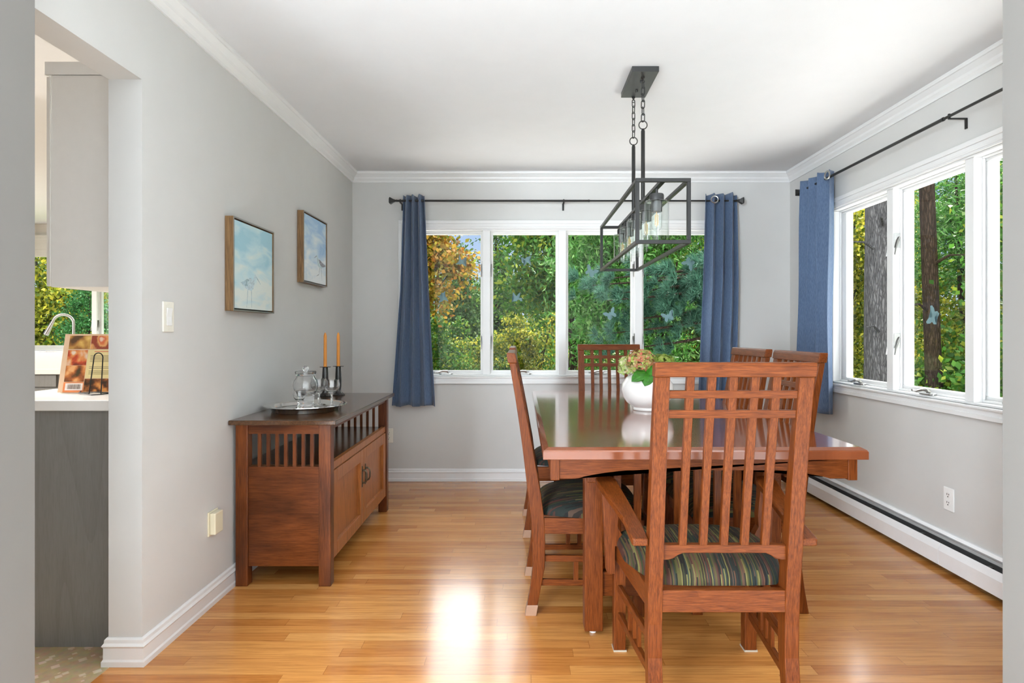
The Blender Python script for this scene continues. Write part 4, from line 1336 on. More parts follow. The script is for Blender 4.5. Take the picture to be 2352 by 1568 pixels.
# ------------------------------------------------------------------ pictures on the left wall
def art_mat(name, seed, tint):
    m, n, l, out = new_mat(name)
    b_ = bsdf(n, l, out, (0.6, 0.75, 0.8), 0.7)
    t = n.new('ShaderNodeTexCoord')
    mp = n.new('ShaderNodeMapping'); mp.inputs['Scale'].default_value = (1, 3.0, 9.0); mp.inputs['Rotation'].default_value = (0.25, 0, 0); mp.inputs['Location'].default_value = (seed, seed * 2.1, seed * 0.7)
    l.new(t.outputs['Object'], mp.inputs['Vector'])
    nz = n.new('ShaderNodeTexNoise'); nz.inputs['Scale'].default_value = 1.6; nz.inputs['Detail'].default_value = 5; nz.inputs['Distortion'].default_value = 0.5
    l.new(mp.outputs[0], nz.inputs['Vector'])
    sp = n.new('ShaderNodeSeparateXYZ'); l.new(t.outputs['Object'], sp.inputs[0])
    g = n.new('ShaderNodeMapRange'); g.inputs[1].default_value = -0.21; g.inputs[2].default_value = 0.12; g.inputs[3].default_value = 0.20; g.inputs[4].default_value = -0.10
    l.new(sp.outputs['Z'], g.inputs[0])
    s = math_node(n, l, 'ADD', nz.outputs['Fac'], g.outputs[0])
    r = n.new('ShaderNodeValToRGB')
    e = r.color_ramp.elements
    e[0].position = 0.34; e[0].color = (*tint[0], 1)
    e[1].position = 0.66; e[1].color = (*tint[2], 1)
    k = e.new(0.48); k.color = (*tint[1], 1)
    l.new(s, r.inputs[0]); l.new(r.outputs[0], b_.inputs['Base Color'])
    return m
PIC_WOOD = wood('picture_frame_wood', (0.13, 0.070, 0.025), (0.20, 0.110, 0.042), (0.26, 0.150, 0.062), axis='Z', rough=0.5, coat=0.0)
PIC_EDGE = plain('pewter_frame_edge', (0.34, 0.335, 0.32), 0.35, metal=0.7, noise=0.05)
INK1 = plain('pale_blue_ink', (0.36, 0.50, 0.56), 0.8, noise=0.3, scale=90)
INK2 = plain('brown_grey_ink', (0.30, 0.31, 0.36), 0.8, noise=0.45, scale=120)
INK3 = plain('pale_feather_paint', (0.52, 0.64, 0.68), 0.8, noise=0.2, scale=90)

def picture(y0, y1, z0, z1, artm, bird, label):
    yc, zc = (y0 + y1) / 2, (z0 + z1) / 2
    root = empty('framed_picture', (LX, yc, zc), 0, label, 'picture', 'shorebird pictures on the left wall')
    w, h = (y1 - y0) / 2, (z1 - z0) / 2
    T = 0.040
    b = B()
    fw = 0.007
    box(b, (0.002, -w, -h), (T, -w + fw, h)); box(b, (0.002, w - fw, -h), (T, w, h))
    box(b, (0.002, -w + fw, -h), (T, w - fw, -h + fw)); box(b, (0.002, -w + fw, h - fw), (T, w - fw, h))
    fr = obj('frame', b, PIC_WOOD, root)
    b = B()
    for (lo, hi) in (((T, -w, -h), (T + 0.0015, -w + fw, h)), ((T, w - fw, -h), (T + 0.0015, w, h)), ((T, -w + fw, -h), (T + 0.0015, w - fw, -h + fw)), ((T, -w + fw, h - fw), (T + 0.0015, w - fw, h))):
        box(b, lo, hi)
    obj('front_edge', b, PIC_EDGE, fr, label='thin pewter front edge')
    b = B(); box(b, (0.003, -w + fw, -h + fw), (0.010, w - fw, h - fw)); obj('backing', b, DARK, root)
    # canvas with the painted bird in the same mesh
    b = B()
    g = 0.013
    box(b, (0.011, -w + g, -h + g), (T - 0.004, w - g, h - g), 0)
    xs = T - 0.004
    W2, H2 = 2 * (w - g), 2 * (h - g)
    def U(u, v): return (-w + g + u * W2, -h + g + v * H2)
    def poly(pts, mi, lift):
        vs = [b.verts.new((xs + lift, *U(u, v))) for u, v in pts]
        b.faces.new(vs).material_index = mi
    def line(p, q, t, mi, lift=0.0008):
        (u0, v0), (u1, v1) = p, q
        dx, dy = u1 - u0, v1 - v0
        L = math.hypot(dx, dy)
        nx_, ny_ = -dy / L * t, dx / L * t
        poly([(u0 + nx_, v0 + ny_), (u0 - nx_, v0 - ny_), (u1 - nx_ * .5, v1 - ny_ * .5), (u1 + nx_ * .5, v1 + ny_ * .5)], mi, lift)
    for kind_, args in bird:
        if kind_ == 'p': poly(*args)
        else: line(*args)
    obj('canvas', b, [artm, INK1, INK2, INK3], root)
    return root
bird1 = [('p', ([(.155, .300), (.235, .325), (.33, .365), (.42, .372), (.47, .350), (.485, .400), (.50, .425), (.535, .425), (.550, .400), (.535, .380), (.510, .360), (.500, .310), (.47, .255), (.40, .222), (.30, .235), (.22, .265)], 3, 0.0004)),
         ('p', ([(.155, .300), (.235, .325), (.30, .352), (.38, .350), (.32, .315), (.34, .27), (.27, .265), (.21, .285)], 1, 0.0006)),
         ('l', ((.545, .400), (.660, .320), .008, 1)), ('l', ((.33, .235), (.300, .02), .006, 1)), ('l', ((.42, .228), (.430, .02), .006, 1)),
         ('l', ((.35, .365), (.43, .374), .004, 1)), ('l', ((.47, .255), (.40, .222), .004, 1))]
bird2 = [('p', ([(.98, .325), (.90, .330), (.78, .345), (.68, .385), (.615, .395), (.590, .430), (.565, .445), (.540, .432), (.545, .412), (.575, .385), (.575, .335), (.62, .275), (.70, .250), (.80, .255), (.90, .290)], 3, 0.0004)),
         ('p', ([(.985, .318), (.90, .335), (.80, .352), (.70, .385), (.65, .380), (.68, .330), (.76, .285), (.86, .280), (.97, .305)], 2, 0.0006)),
         ('l', ((.545, .425), (.445, .385), .009, 2)), ('l', ((.70, .255), (.655, .145), .007, 2)), ('l', ((.655, .145), (.545, .110), .006, 2)), ('l', ((.76, .255), (.80, .06), .006, 2))]
picture(2.71, 3.155, 1.272, 1.700, art_mat('seascape_teal', 1.3, ((0.36, 0.60, 0.70), (0.52, 0.71, 0.76), (0.72, 0.78, 0.74))), bird1, 'framed shorebird painting, pale bird facing right, nearer the light switch')
picture(3.585, 4.02, 1.476, 1.905, art_mat('seascape_blue', 4.1, ((0.34, 0.52, 0.74), (0.54, 0.68, 0.80), (0.78, 0.82, 0.84))), bird2, 'framed shorebird painting, dark bird facing left, nearer the window corner')

# ------------------------------------------------------------------ switch, outlets, heater
def plate(name, label, cat, origin, rz, mat_, kind_, hh=0.057, hw=0.035, thick=0.006):
    """Wall plate. Local x across, local y<0 into the room."""
    root = empty(name, origin, rz, label, cat)
    b = B(); box(b, (-hw, -thick, -hh), (hw, 0, hh)); pl = obj('plate', b, mat_, root, bevel=0.0025)
    if kind_ == 'rocker':
        b = B(); prism(b, [(-thick - 0.0006, -0.034), (-thick - 0.0006, 0.034), (-thick - 0.006, 0.033), (-thick - 0.0012, 0.0), (-thick - 0.0035, -0.033)], 'X', -0.0165, 0.0165); obj('rocker', b, WHITE_PLASTIC, root, bevel=0.001, seg=1)
    elif kind_ == 'outlet':
        for zc in (-0.020, 0.020):
            b = B(); lathe(b, [(0, -0.0015), (0.0155, -0.0015), (0.017, 0), (0.017, 0.001), (0, 0.001)], (0, 0, 0), 24)
            bmesh.ops.rotate(b, verts=b.verts, matrix=Matrix.Rotation(PI/2, 3, 'X'), cent=(0, 0, 0))
            bmesh.ops.translate(b, verts=b.verts, vec=(0, -thick - 0.001, zc))
            s = obj('receptacle', b, mat_, root, smooth=True)
            b = B()
            box(b, (-0.0075, -thick - 0.0035, zc + 0.000), (-0.0052, -thick - 0.0022, zc + 0.009)); box(b, (0.0052, -thick - 0.0035, zc + 0.001), (0.0075, -thick - 0.0022, zc + 0.008))
            box(b, (-0.0025, -thick - 0.0035, zc - 0.010), (0.0025, -thick - 0.0022, zc - 0.005))
            obj('slot', b, DARK, s)
    for zc in ((-hh + 0.010, hh - 0.010) if kind_ == 'rocker' else ((0.0,) if kind_ == 'outlet' else ())):
        b = B(); lathe(b, [(0, 0), (0.003, 0), (0.003, 0.0012), (0, 0.0012)], (0, 0, 0), 10)
        bmesh.ops.rotate(b, verts=b.verts, matrix=Matrix.Rotation(PI/2, 3, 'X'), cent=(0, 0, 0)); bmesh.ops.translate(b, verts=b.verts, vec=(0, -thick, zc))
        obj('screw', b, mat_, pl)
    if kind_ == 'cover':
        b = B(); box(b, (-hw + 0.006, -0.032, -hh + 0.006), (hw - 0.006, -thick, hh - 0.006)); obj('cover', b, mat_, root, bevel=0.004)
    return root
plate('light_switch', 'white rocker light switch on the left wall, nearest the opening', 'light switch', (LX, 2.272, 1.232), PI/2, ALMOND_PLASTIC, 'rocker')
plate('outlet_cover', 'cream bulky outlet cover low on the left wall beside the sideboard', 'outlet cover', (LX, 2.60, 0.353), PI/2, CREAM_PLASTIC, 'cover', hh=0.052, hw=0.040, thick=0.007)
plate('wall_outlet', 'almond wall outlet behind the sideboard end under the left curtain', 'outlet', (P(893, 1000, BY).x, BY, 0.36), 0.0, ALMOND_PLASTIC, 'outlet')
Yo = RX * F / (2181 - VX)
plate('wall_outlet', 'white wall outlet under the right-hand window above the heater', 'outlet', (RX, Yo, CAMZ - (1146 - VY) * Yo / F), -PI/2, WHITE_PLASTIC, 'outlet')

hy0, hy1 = FY1 + 0.002, BY - 0.016
hr = empty('baseboard_heater', (RX, (hy0 + hy1) / 2, 0), 0, 'long white baseboard heater along the wall under the right-hand window', 'heater')
hc = (hy0 + hy1) / 2
b = B(); prism(b, [(-0.0005, 0.03), (-0.0005, 0.180), (-0.012, 0.180), (-0.020, 0.166), (-0.019, 0.164), (-0.010, 0.172), (-0.004, 0.172), (-0.004, 0.03)], 'Y', hy0 - hc, hy1 - hc); obj('back_panel', b, HEATER, hr)
b = B(); prism(b, [(-0.004, 0.045), (-0.004, 0.132), (-0.044, 0.110), (-0.050, 0.045)], 'Y', hy0 + 0.01 - hc, hy1 - 0.01 - hc); obj('heating_fins', b, DARK_GREY, hr)
b = B(); prism(b, [(-0.024, 0.156), (-0.034, 0.147), (-0.035, 0.149), (-0.025, 0.158)], 'Y', hy0 + 0.01 - hc, hy1 - 0.01 - hc); obj('damper', b, HEATER_GREY, hr)
ysm = 2.065 * F / (2155 - VX)
for a_, c_2 in ((hy0, ysm - 0.0015), (ysm + 0.0015, hy1)):
    b = B(); prism(b, [(-0.058, 0.026), (-0.066, 0.026), (-0.067, 0.098), (-0.052, 0.131), (-0.046, 0.127), (-0.049, 0.124), (-0.062, 0.096), (-0.062, 0.032), (-0.058, 0.032)], 'Y', a_ - hc, c_2 - hc)
    obj('front_panel', b, HEATER, hr)
for k in range(7):
    yy = lerp(hy0, hy1, (k + 0.5) / 7)
    b = B(); box(b, (-0.046, yy - 0.012 - hc, 0.118), (-0.006, yy + 0.012 - hc, 0.124)); box(b, (-0.016, yy - 0.012 - hc, 0.0), (-0.006, yy + 0.012 - hc, 0.118)); obj('bracket', b, DARK_GREY, hr)

# ------------------------------------------------------------------ kitchen seen through the opening
KX = LX - 0.118
cab = empty('base_cabinet', (-1.765, 2.60, 0), 0, 'grey base cabinet end panel seen through the kitchen opening', 'cabinet')
b = B(); box(b, (-0.295, -0.350, 0.0), (0.305, 0.34, 0.882)); obj('cabinet_body', b, CAB_GREY, cab)
b = B(); box(b, (-0.297, -0.358, 0.0), (0.305, -0.3502, 0.880)); obj('end_panel', b, CAB_GREY, cab)
b = B(); box(b, (-2.09, 2.225, 0.882), (KX - 0.001, 2.965, 0.921))
ct = obj('countertop', b, QUARTZ, bevel=0.003, label='white quartz kitchen countertop over the grey end panel', cat='countertop')
uc = empty('upper_cabinet', (-1.605, 2.75, 1.342), 0, 'white upper cabinet hanging in the kitchen beside the opening', 'cabinet')
b = B(); box(b, (-0.147, -0.510, 0.0), (0.148, 0.60, 0.79)); obj('cabinet_body', b, CAB_WHITE, uc, bevel=0.002)
b = B(); box(b, (-0.152, -0.514, 0.004), (-0.1475, -0.51, 0.785)); box(b, (-0.168, -0.505, 0.004), (-0.1475, 0.04, 0.785)); box(b, (-0.168, 0.044, 0.004), (-0.1475, 0.598, 0.785)); obj('door', b, CAB_WHITE, uc)
b = B(); sweep(b, [(0, 0.79), (0.004, 0.79), (0.012, 0.800), (0.030, 0.826), (0.034, 0.838), (0, 0.838)], [(-0.168, 0.6), (-0.168, -0.514), (0.148, -0.514)][::-1])
obj('crown', b, CAB_WHITE, uc)
b = B(); box(b, (-0.166, -0.512, 0.79), (0.148, 0.6, 0.838)); obj('top_board', b, CAB_WHITE, uc)

# cookbook on a wire easel
def food_mat(name, cols, scale, seed):
    m, n, l, out = new_mat(name)
    b_ = bsdf(n, l, out, cols[0], 0.35)
    t = n.new('ShaderNodeTexCoord')
    mp = n.new('ShaderNodeMapping'); mp.inputs['Location'].default_value = (seed, seed * 3, seed * 7)
    l.new(t.outputs['Object'], mp.inputs['Vector'])
    v = n.new('ShaderNodeTexVoronoi'); v.inputs['Scale'].default_value = scale; v.feature = 'SMOOTH_F1'
    l.new(mp.outputs[0], v.inputs['Vector'])
    nz = n.new('ShaderNodeTexNoise'); nz.inputs['Scale'].default_value = scale * 0.8; nz.inputs['Detail'].default_value = 3
    l.new(mp.outputs[0], nz.inputs['Vector'])
    s = math_node(n, l, 'ADD', math_node(n, l, 'MULTIPLY', v.outputs['Distance'], 0.55), math_node(n, l, 'MULTIPLY', nz.outputs['Fac'], 0.65))
    r = n.new('ShaderNodeValToRGB')
    while len(r.color_ramp.elements) < len(cols):
        r.color_ramp.elements.new(0.5)
    for i, (e, c) in enumerate(zip(r.color_ramp.elements, cols)):
        e.position = 0.38 + 0.30 * i / (len(cols) - 1); e.color = (*c, 1)
    l.new(s, r.inputs[0]); l.new(r.outputs[0], b_.inputs['Base Color'])
    return m
FOODS = [food_mat('bread_photo', [(0.80, 0.58, 0.20), (0.62, 0.38, 0.10), (0.36, 0.16, 0.04), (0.10, 0.05, 0.02)], 24, 1),
         food_mat('pastry_photo', [(0.80, 0.62, 0.50), (0.66, 0.14, 0.05), (0.78, 0.42, 0.16), (0.30, 0.06, 0.03)], 26, 2),
         food_mat('tomato_photo', [(0.75, 0.62, 0.50), (0.72, 0.30, 0.10), (0.55, 0.08, 0.03), (0.22, 0.04, 0.02)], 28, 3),
         food_mat('egg_photo', [(0.80, 0.42, 0.18), (0.62, 0.22, 0.06), (0.30, 0.09, 0.03), (0.07, 0.05, 0.02)], 30, 4),
         food_mat('nut_photo', [(0.72, 0.32, 0.09), (0.48, 0.17, 0.04), (0.18, 0.06, 0.02), (0.04, 0.02, 0.01)], 48, 5)]
BK_ORANGE = plain('book_orange', (0.80, 0.27, 0.10), 0.35, noise=0.02)
BK_PEACH = plain('book_peach', (0.78, 0.56, 0.38), 0.35, noise=0.03)
BK_CREAM = plain('book_cream', (0.78, 0.66, 0.33), 0.4, noise=0.02)
BK_WHITE = plain('book_label_white', (0.85, 0.78, 0.74), 0.4, noise=0.01)
BK_INK = plain('book_ink', (0.12, 0.08, 0.06), 0.6)
BK_RED = plain('book_red_ink', (0.65, 0.16, 0.10), 0.6)
bw, bh, bt = 0.235, 0.245, 0.020
bx0 = (138 - VX) * 2.49 / F
book = empty('cookbook', (bx0, 2.475, 0.926), 0, 'cookbook with food photos leaning on a wire easel on the kitchen counter', 'book')
book.rotation_euler = (math.radians(-11), 0, math.radians(2))
b = B(); box(b, (0.002, 0.003, 0.003), (bw - 0.004, bt - 0.003, bh - 0.003)); obj('pages', b, PAPER, book)
b = B()
box(b, (0, 0, 0), (bw, 0.003, bh), 0); box(b, (0, bt - 0.003, 0), (bw, bt, bh), 0)
def tile(u0, v0, u1, v1, mi, lift=0.0006):
    vs = [b.verts.new((u0 * bw, -lift, v0 * bh)), b.verts.new((u1 * bw, -lift, v0 * bh)), b.verts.new((u1 * bw, -lift, v1 * bh)), b.verts.new((u0 * bw, -lift, v1 * bh))]
    b.faces.new(vs).material_index = mi
tile(.09, .74, .46, .97, 1); tile(.47, .74, .97, .97, 2)
tile(.09, .46, .43, .72, 3); tile(.09, .18, .43, .455, 4)
tile(.44, .24, .97, .725, 6); tile(.44, .01, .97, .23, 5)
tile(.12, .035, .42, .155, 7)
rnd = random.Random(4)
u = .16
while u < .385:
    w_ = rnd.choice((.004, .006, .009))
    tile(u, .055, u + w_, .135, 8, 0.0009); u += w_ + rnd.choice((.004, .006))
for k, v in enumerate((.69, .62, .595, .57, .545, .52, .43, .405, .36, .335, .31)):
    tile(.49 if k else .55, v, .93 - .04 * ((k * 7) % 3), v + (.012 if k == 0 else .006), 9 if k == 0 else 8, 0.0009)
tile(.085, .0, .435, .172, 10, 0.0003)
bc = obj('cover', b, [BK_PEACH] + FOODS + [BK_CREAM, BK_WHITE, BK_INK, BK_RED, BK_ORANGE], book)
es = empty('book_easel', (bx0 + 0.185, 2.44, 0.922), 0, 'black wire easel holding the cookbook', 'easel')
b = B()
r_ = 0.0022
pts = [(-0.012, -0.024, r_)]
for k in range(13):
    t = PI - PI * k / 12
    pts.append((0.012 + 0.018 * math.cos(t), -0.004, 0.150 + 0.018 * math.sin(t)))
pts.append((0.036, -0.024, r_))
tube(b, pts, r_, 8)
obj('prop', b, BLACK, es, smooth=True)
b = B()
tube(b, [(-0.10, 0.055, 0.010), (-0.09, 0.030, r_), (-0.04, 0.012, 0.005), (0.0, -0.010, 0.010), (0.04, 0.012, 0.005), (0.08, 0.030, r_), (0.09, 0.055, 0.010)], r_, 8)
tube(b, [(-0.10, 0.055, 0.010), (-0.07, 0.0, 0.006), (-0.012, -0.024, r_), (0.012, -0.045, r_), (0.036, -0.024, r_), (0.075, 0.0, 0.006), (0.09, 0.055, 0.010)], r_, 8)
obj('feet', b, BLACK, es, smooth=True)
b = B(); box(b, (-2.06, 2.84, 0.922), (-1.72, 2.955, 0.932))
obj('cutting_board', b, WHITE_PLASTIC, bevel=0.003, label='thin white board lying at the back of the kitchen counter', cat='cutting board')

# sink run below the kitchen window
SKY_ = 6.36
sk = empty('sink_cabinet', (-5.0, 6.68, 0), 0, 'grey kitchen sink cabinet below the window', 'cabinet')
b = B(); box(b, (-1.55, -0.28, 0.0), (3.4, 0.31, 0.735)); obj('cabinet_body', b, CAB_GREY, sk)
for k in range(4):
    b = B(); box(b, (-1.50 + k * 0.8, -0.300, 0.60), (-0.74 + k * 0.8, -0.281, 0.725)); dw = obj('drawer', b, CAB_GREY, sk, bevel=0.002)
    b = B(); tube(b, [(-1.22 + k * 0.8, -0.300, 0.665), (-1.22 + k * 0.8, -0.325, 0.665), (-1.02 + k * 0.8, -0.325, 0.665), (-1.02 + k * 0.8, -0.300, 0.665)], 0.006, 8); obj('handle', b, CHROME, dw)
    b = B(); box(b, (-1.50 + k * 0.8, -0.300, 0.06), (-0.74 + k * 0.8, -0.281, 0.585)); obj('door', b, CAB_GREY, sk, bevel=0.002)
sn = empty('farmhouse_sink', (-5.0, 6.68, 0.735), 0, 'white farmhouse sink with deep apron under the kitchen window', 'sink')
b = B()
box(b, (-0.45, -0.325, 0.0), (0.45, -0.285, 0.235)); box(b, (-0.45, -0.285, 0.0), (-0.41, 0.20, 0.235)); box(b, (0.41, -0.285, 0.0), (0.45, 0.20, 0.235)); box(b, (-0.41, 0.16, 0.0), (0.41, 0.20, 0.235)); box(b, (-0.41, -0.285, 0.0), (0.41, 0.16, 0.03))
obj('basin', b, PORCELAIN, sn, bevel=0.008)
b = B(); box(b, (-0.452, -0.330, 0.0), (0.452, -0.3255, 0.055)); obj('apron_trim', b, PORCELAIN, sn, bevel=0.002)
b = B(); box(b, (-6.55, 6.37, 0.736), (-5.452, 6.99, 0.968)); box(b, (-4.548, 6.37, 0.736), (-1.60, 6.99, 0.968)); box(b, (-5.452, 6.882, 0.736), (-4.548, 6.99, 0.968))
obj('countertop', b, QUARTZ, label='white counter along the far kitchen wall around the sink', cat='countertop')
fx = (167 - VX) * 6.92 / F
fa = empty('faucet', (fx, 6.935, 0.968), 0, 'brushed steel gooseneck faucet at the kitchen sink', 'faucet')
b = B(); lathe(b, [(0, 0), (0.030, 0), (0.030, 0.010), (0.024, 0.016), (0.021, 0.05), (0.016, 0.06), (0, 0.06)], (0, 0, 0), 20); obj('faucet_base', b, CHROME, fa, smooth=True)
b = B()
pts = [(0, 0, 0.05), (0, 0, 0.31)]
dxx, dyy = -0.97, -0.24
for k in range(1, 13):
    t = PI * k / 12 * 0.93
    rr = 0.105
    d_ = rr - rr * math.cos(t)
    pts.append((dxx * d_, dyy * d_, 0.31 + rr * math.sin(t)))
tube(b, pts, 0.0155, 12); obj('gooseneck', b, CHROME, fa, smooth=True)
e = Vector(pts[-1]); dlast = (e - Vector(pts[-2])).normalized()
dlast = Vector((dlast.x - 0.12, dlast.y, dlast.z)).normalized()
b = B(); tube(b, [e, e + dlast * 0.03, e + dlast * 0.12, e + dlast * 0.16, e + dlast * 0.165], [0.017, 0.019, 0.026, 0.028, 0.022], 14); obj('spray_head', b, CHROME, fa, smooth=True)
b = B(); tube(b, [(0.018, 0, 0.04), (0.05, -0.01, 0.06), (0.10, -0.02, 0.075)], [0.008, 0.007, 0.005], 8); obj('lever', b, CHROME, fa, smooth=True)
b = B()
for k in range(14):
    z = 2.055 + 0.018 * k
    box(b, (KWX0 - 0.02, 6.955 - 0.006 * (k % 2), z), (KWX1 + 0.02, 6.975, z + 0.0178))
obj('roman_blind', b, CAB_WHITE, label='white pleated shade drawn up at the kitchen window', cat='blind')

# ------------------------------------------------------------------ outdoors
GZ = -0.45
def ground_mat():
    m, n, l, out = new_mat('lawn')
    b_ = bsdf(n, l, out, (0.1, 0.15, 0.03), 0.9)
    t = n.new('ShaderNodeTexCoord')
    nz = n.new('ShaderNodeTexNoise'); nz.inputs['Scale'].default_value = 1.7; nz.inputs['Detail'].default_value = 8; nz.inputs['Roughness'].default_value = 0.75
    l.new(t.outputs['Object'], nz.inputs['Vector'])
    r = n.new('ShaderNodeValToRGB')
    e = r.color_ramp.elements
    e[0].position = 0.35; e[0].color = (0.035, 0.07, 0.012, 1)
    e[1].position = 0.65; e[1].color = (0.16, 0.20, 0.04, 1)
    l.new(nz.outputs['Fac'], r.inputs[0]); l.new(r.outputs[0], b_.inputs['Base Color'])
    return m
b = B()
N_ = 24
gx = [lerp(-40, 45, i / N_) for i in range(N_ + 1)]; gy = [lerp(-12, 60, i / N_) for i in range(N_ + 1)]
rnd = random.Random(2)
gg = [[b.verts.new((x, y, GZ - 0.3 + rnd.uniform(-.12, .12))) for x in gx] for y in gy]
for j in range(N_):
    for i in range(N_):
        b.faces.new((gg[j][i], gg[j][i+1], gg[j+1][i+1], gg[j+1][i]))
obj('ground', b, ground_mat(), kind='structure')

b = B(); box(b, (-1.2, BY + 0.15, GZ - 0.1), (6.4, BY + 3.4, GZ)); box(b, (RX + 0.15, -6.0, GZ - 0.1), (6.0, BY + 0.15, GZ))
obj('sun_bounce_slab', b, plain('pale_bounce_slab', (0.66, 0.65, 0.63), 0.85, noise=0.08, scale=5), kind='structure')  # unseen pale slab, added to bounce sunlight up to the ceiling

RNG = np.random.default_rng(11)
def leaf_mesh(name, cen, L, W, mat_, parent, droop=0.0, up=None, narrow=False, outward=None):
    """One mesh of many bent leaves at the given centres."""
    n = len(cen)
    d = RNG.normal(size=(n, 3))
    if outward is not None: d = d * 0.55 + outward
    d[:, 2] -= droop
    d /= np.linalg.norm(d, axis=1, keepdims=True)
    q = RNG.normal(size=(n, 3))
    s = np.cross(d, q); s /= np.linalg.norm(s, axis=1, keepdims=True) + 1e-9
    nn = np.cross(s, d)
    ln = (L * RNG.uniform(0.65, 1.3, n))[:, None]
    wd = (W * RNG.uniform(0.7, 1.25, n))[:, None]
    p0 = cen - d * ln * 0.5
    p2 = cen + d * ln * 0.5 - nn * ln * 0.08
    p1 = cen + s * wd * 0.5 + nn * ln * 0.08 - d * ln * 0.05
    p3 = cen - s * wd * 0.5 + nn * ln * 0.08 - d * ln * 0.05
    co = np.stack([p0, p1, p2, p3], axis=1).reshape(-1, 3).astype(np.float32)
    me = bpy.data.meshes.new(name)
    me.vertices.add(4 * n); me.vertices.foreach_set('co', co.ravel())
    me.loops.add(4 * n); me.loops.foreach_set('vertex_index', np.arange(4 * n, dtype=np.int32))
    me.polygons.add(n); me.polygons.foreach_set('loop_start', np.arange(0, 4 * n, 4, dtype=np.int32))
    me.update(calc_edges=True)
    me.materials.append(mat_)
    o = bpy.data.objects.new(name, me); COL.objects.link(o); o.parent = parent
    return o

def clumps(blobs, n, per=60, spread=0.16):
    """Leaf centres in small sprays over ellipsoid blobs (cx, cy, cz, rx, ry, rz)."""
    vol = np.array([b_[3] * b_[5] for b_ in blobs]); vol = vol / vol.sum()
    out = []
    for b_, f in zip(blobs, vol):
        k = max(4, int(n * f / per))
        d = RNG.normal(size=(k, 3)); d /= np.linalg.norm(d, axis=1, keepdims=True)
        r = RNG.uniform(0.25, 1.0, (k, 1)) ** 0.5
        c = np.array(b_[:3]) + d * r * np.array(b_[3:6])
        pts = c[:, None, :] + RNG.normal(size=(k, per, 3)) * spread * np.array([1.2, 1.2, 0.7])
        out.append(pts.reshape(-1, 3))
    return np.concatenate(out)

TREES = 'trees and bushes outside the windows'
def trunk_mesh(b, base, top, r0, r1, wob, seg=10, steps=10, seed=0):
    rnd = random.Random(seed)
    pts, rr = [], []
    for k in range(steps + 1):
        t = k / steps
        pts.append(Vector(base).lerp(Vector(top), t) + Vector((rnd.uniform(-wob, wob), rnd.uniform(-wob, wob), 0)) * (1 if k else 0))
        rr.append(lerp(r0, r1, t))
    tube(b, pts, rr, seg)
    return pts

def tree(name, label, cat, base, blobs, n, L, W, mat_, tr=0.08, bark=None, droop=0.0, per=60, spread=0.16, branches=6):
    bx_, by_ = base
    root = empty(name, (bx_, by_, GZ - 0.3), 0, label, cat, TREES)
    z0 = GZ - 0.3
    bl = [(x - bx_, y - by_, z - z0, rx, ry, rz) for x, y, z, rx, ry, rz in blobs]
    leaf_mesh('foliage', clumps(bl, int(n * 1.9), per, spread), L * 0.74, W * 0.74, mat_, root, droop)
    b = B()
    tops = max(bl, key=lambda q: q[2] + q[5])
    trunk_mesh(b, (0, 0, 0), (tops[0], tops[1], tops[2] + tops[5] * 0.6), tr, tr * 0.25, tr * 0.5, seed=int(n))
    rnd = random.Random(n)
    for k in range(branches):
        q = bl[k % len(bl)]
        t = rnd.uniform(0.25, 0.7)
        s = Vector((0, 0, 0)).lerp(Vector((tops[0], tops[1], tops[2] + tops[5] * 0.6)), t)
        e = Vector((q[0] + rnd.uniform(-.8, .8) * q[3], q[1] + rnd.uniform(-.8, .8) * q[4], q[2] + rnd.uniform(-.3, .7) * q[5]))
        tube(b, [s, s.lerp(e, .5) + Vector((0, 0, .12)), e], [tr * .4, tr * .22, tr * .08], 6)
    obj('trunk', b, bark or BARK_BROWN, root, smooth=True)
    return root

M_ORANGE = leaf_mat('autumn_orange_leaves', [(0.34, 0.12, 0.012), (0.46, 0.24, 0.02), (0.36, 0.26, 0.02), (0.14, 0.16, 0.014), (0.60, 0.36, 0.05), (0.18, 0.06, 0.01), (0.28, 0.24, 0.02), (0.10, 0.13, 0.012)], 0.4)
M_YELLOW = leaf_mat('yellow_green_leaves', [(0.06, 0.10, 0.010), (0.12, 0.17, 0.015), (0.30, 0.32, 0.02), (0.05, 0.10, 0.012), (0.60, 0.54, 0.05), (0.16, 0.22, 0.02), (0.80, 0.66, 0.08)], 0.45)
M_MEADOW = leaf_mat('meadow_leaves', [(0.05, 0.12, 0.015), (0.24, 0.28, 0.025), (0.04, 0.09, 0.012), (0.62, 0.56, 0.06), (0.07, 0.18, 0.025), (0.14, 0.20, 0.02)], 0.45)
M_GREEN = leaf_mat('mid_green_leaves', [(0.025, 0.09, 0.010), (0.05, 0.17, 0.018), (0.10, 0.25, 0.03), (0.02, 0.07, 0.008), (0.30, 0.36, 0.03), (0.06, 0.18, 0.02), (0.04, 0.13, 0.014)], 0.4)
M_LIGHT = leaf_mat('fresh_green_leaves', [(0.03, 0.13, 0.015), (0.06, 0.22, 0.03), (0.12, 0.32, 0.06), (0.025, 0.10, 0.012), (0.22, 0.40, 0.12), (0.04, 0.15, 0.02)], 0.4, 0.4)
M_DARK = leaf_mat('dark_green_leaves', [(0.02, 0.065, 0.014), (0.035, 0.09, 0.018), (0.05, 0.12, 0.02), (0.09, 0.14, 0.02)], 0.25)
M_PINE = leaf_mat('blue_green_needles', [(0.025, 0.085, 0.055), (0.045, 0.13, 0.085), (0.08, 0.20, 0.13), (0.02, 0.07, 0.035)], 0.25)
M_HEDGE = leaf_mat('clipped_conifer', [(0.025, 0.12, 0.03), (0.04, 0.16, 0.04), (0.06, 0.20, 0.05)], 0.25)

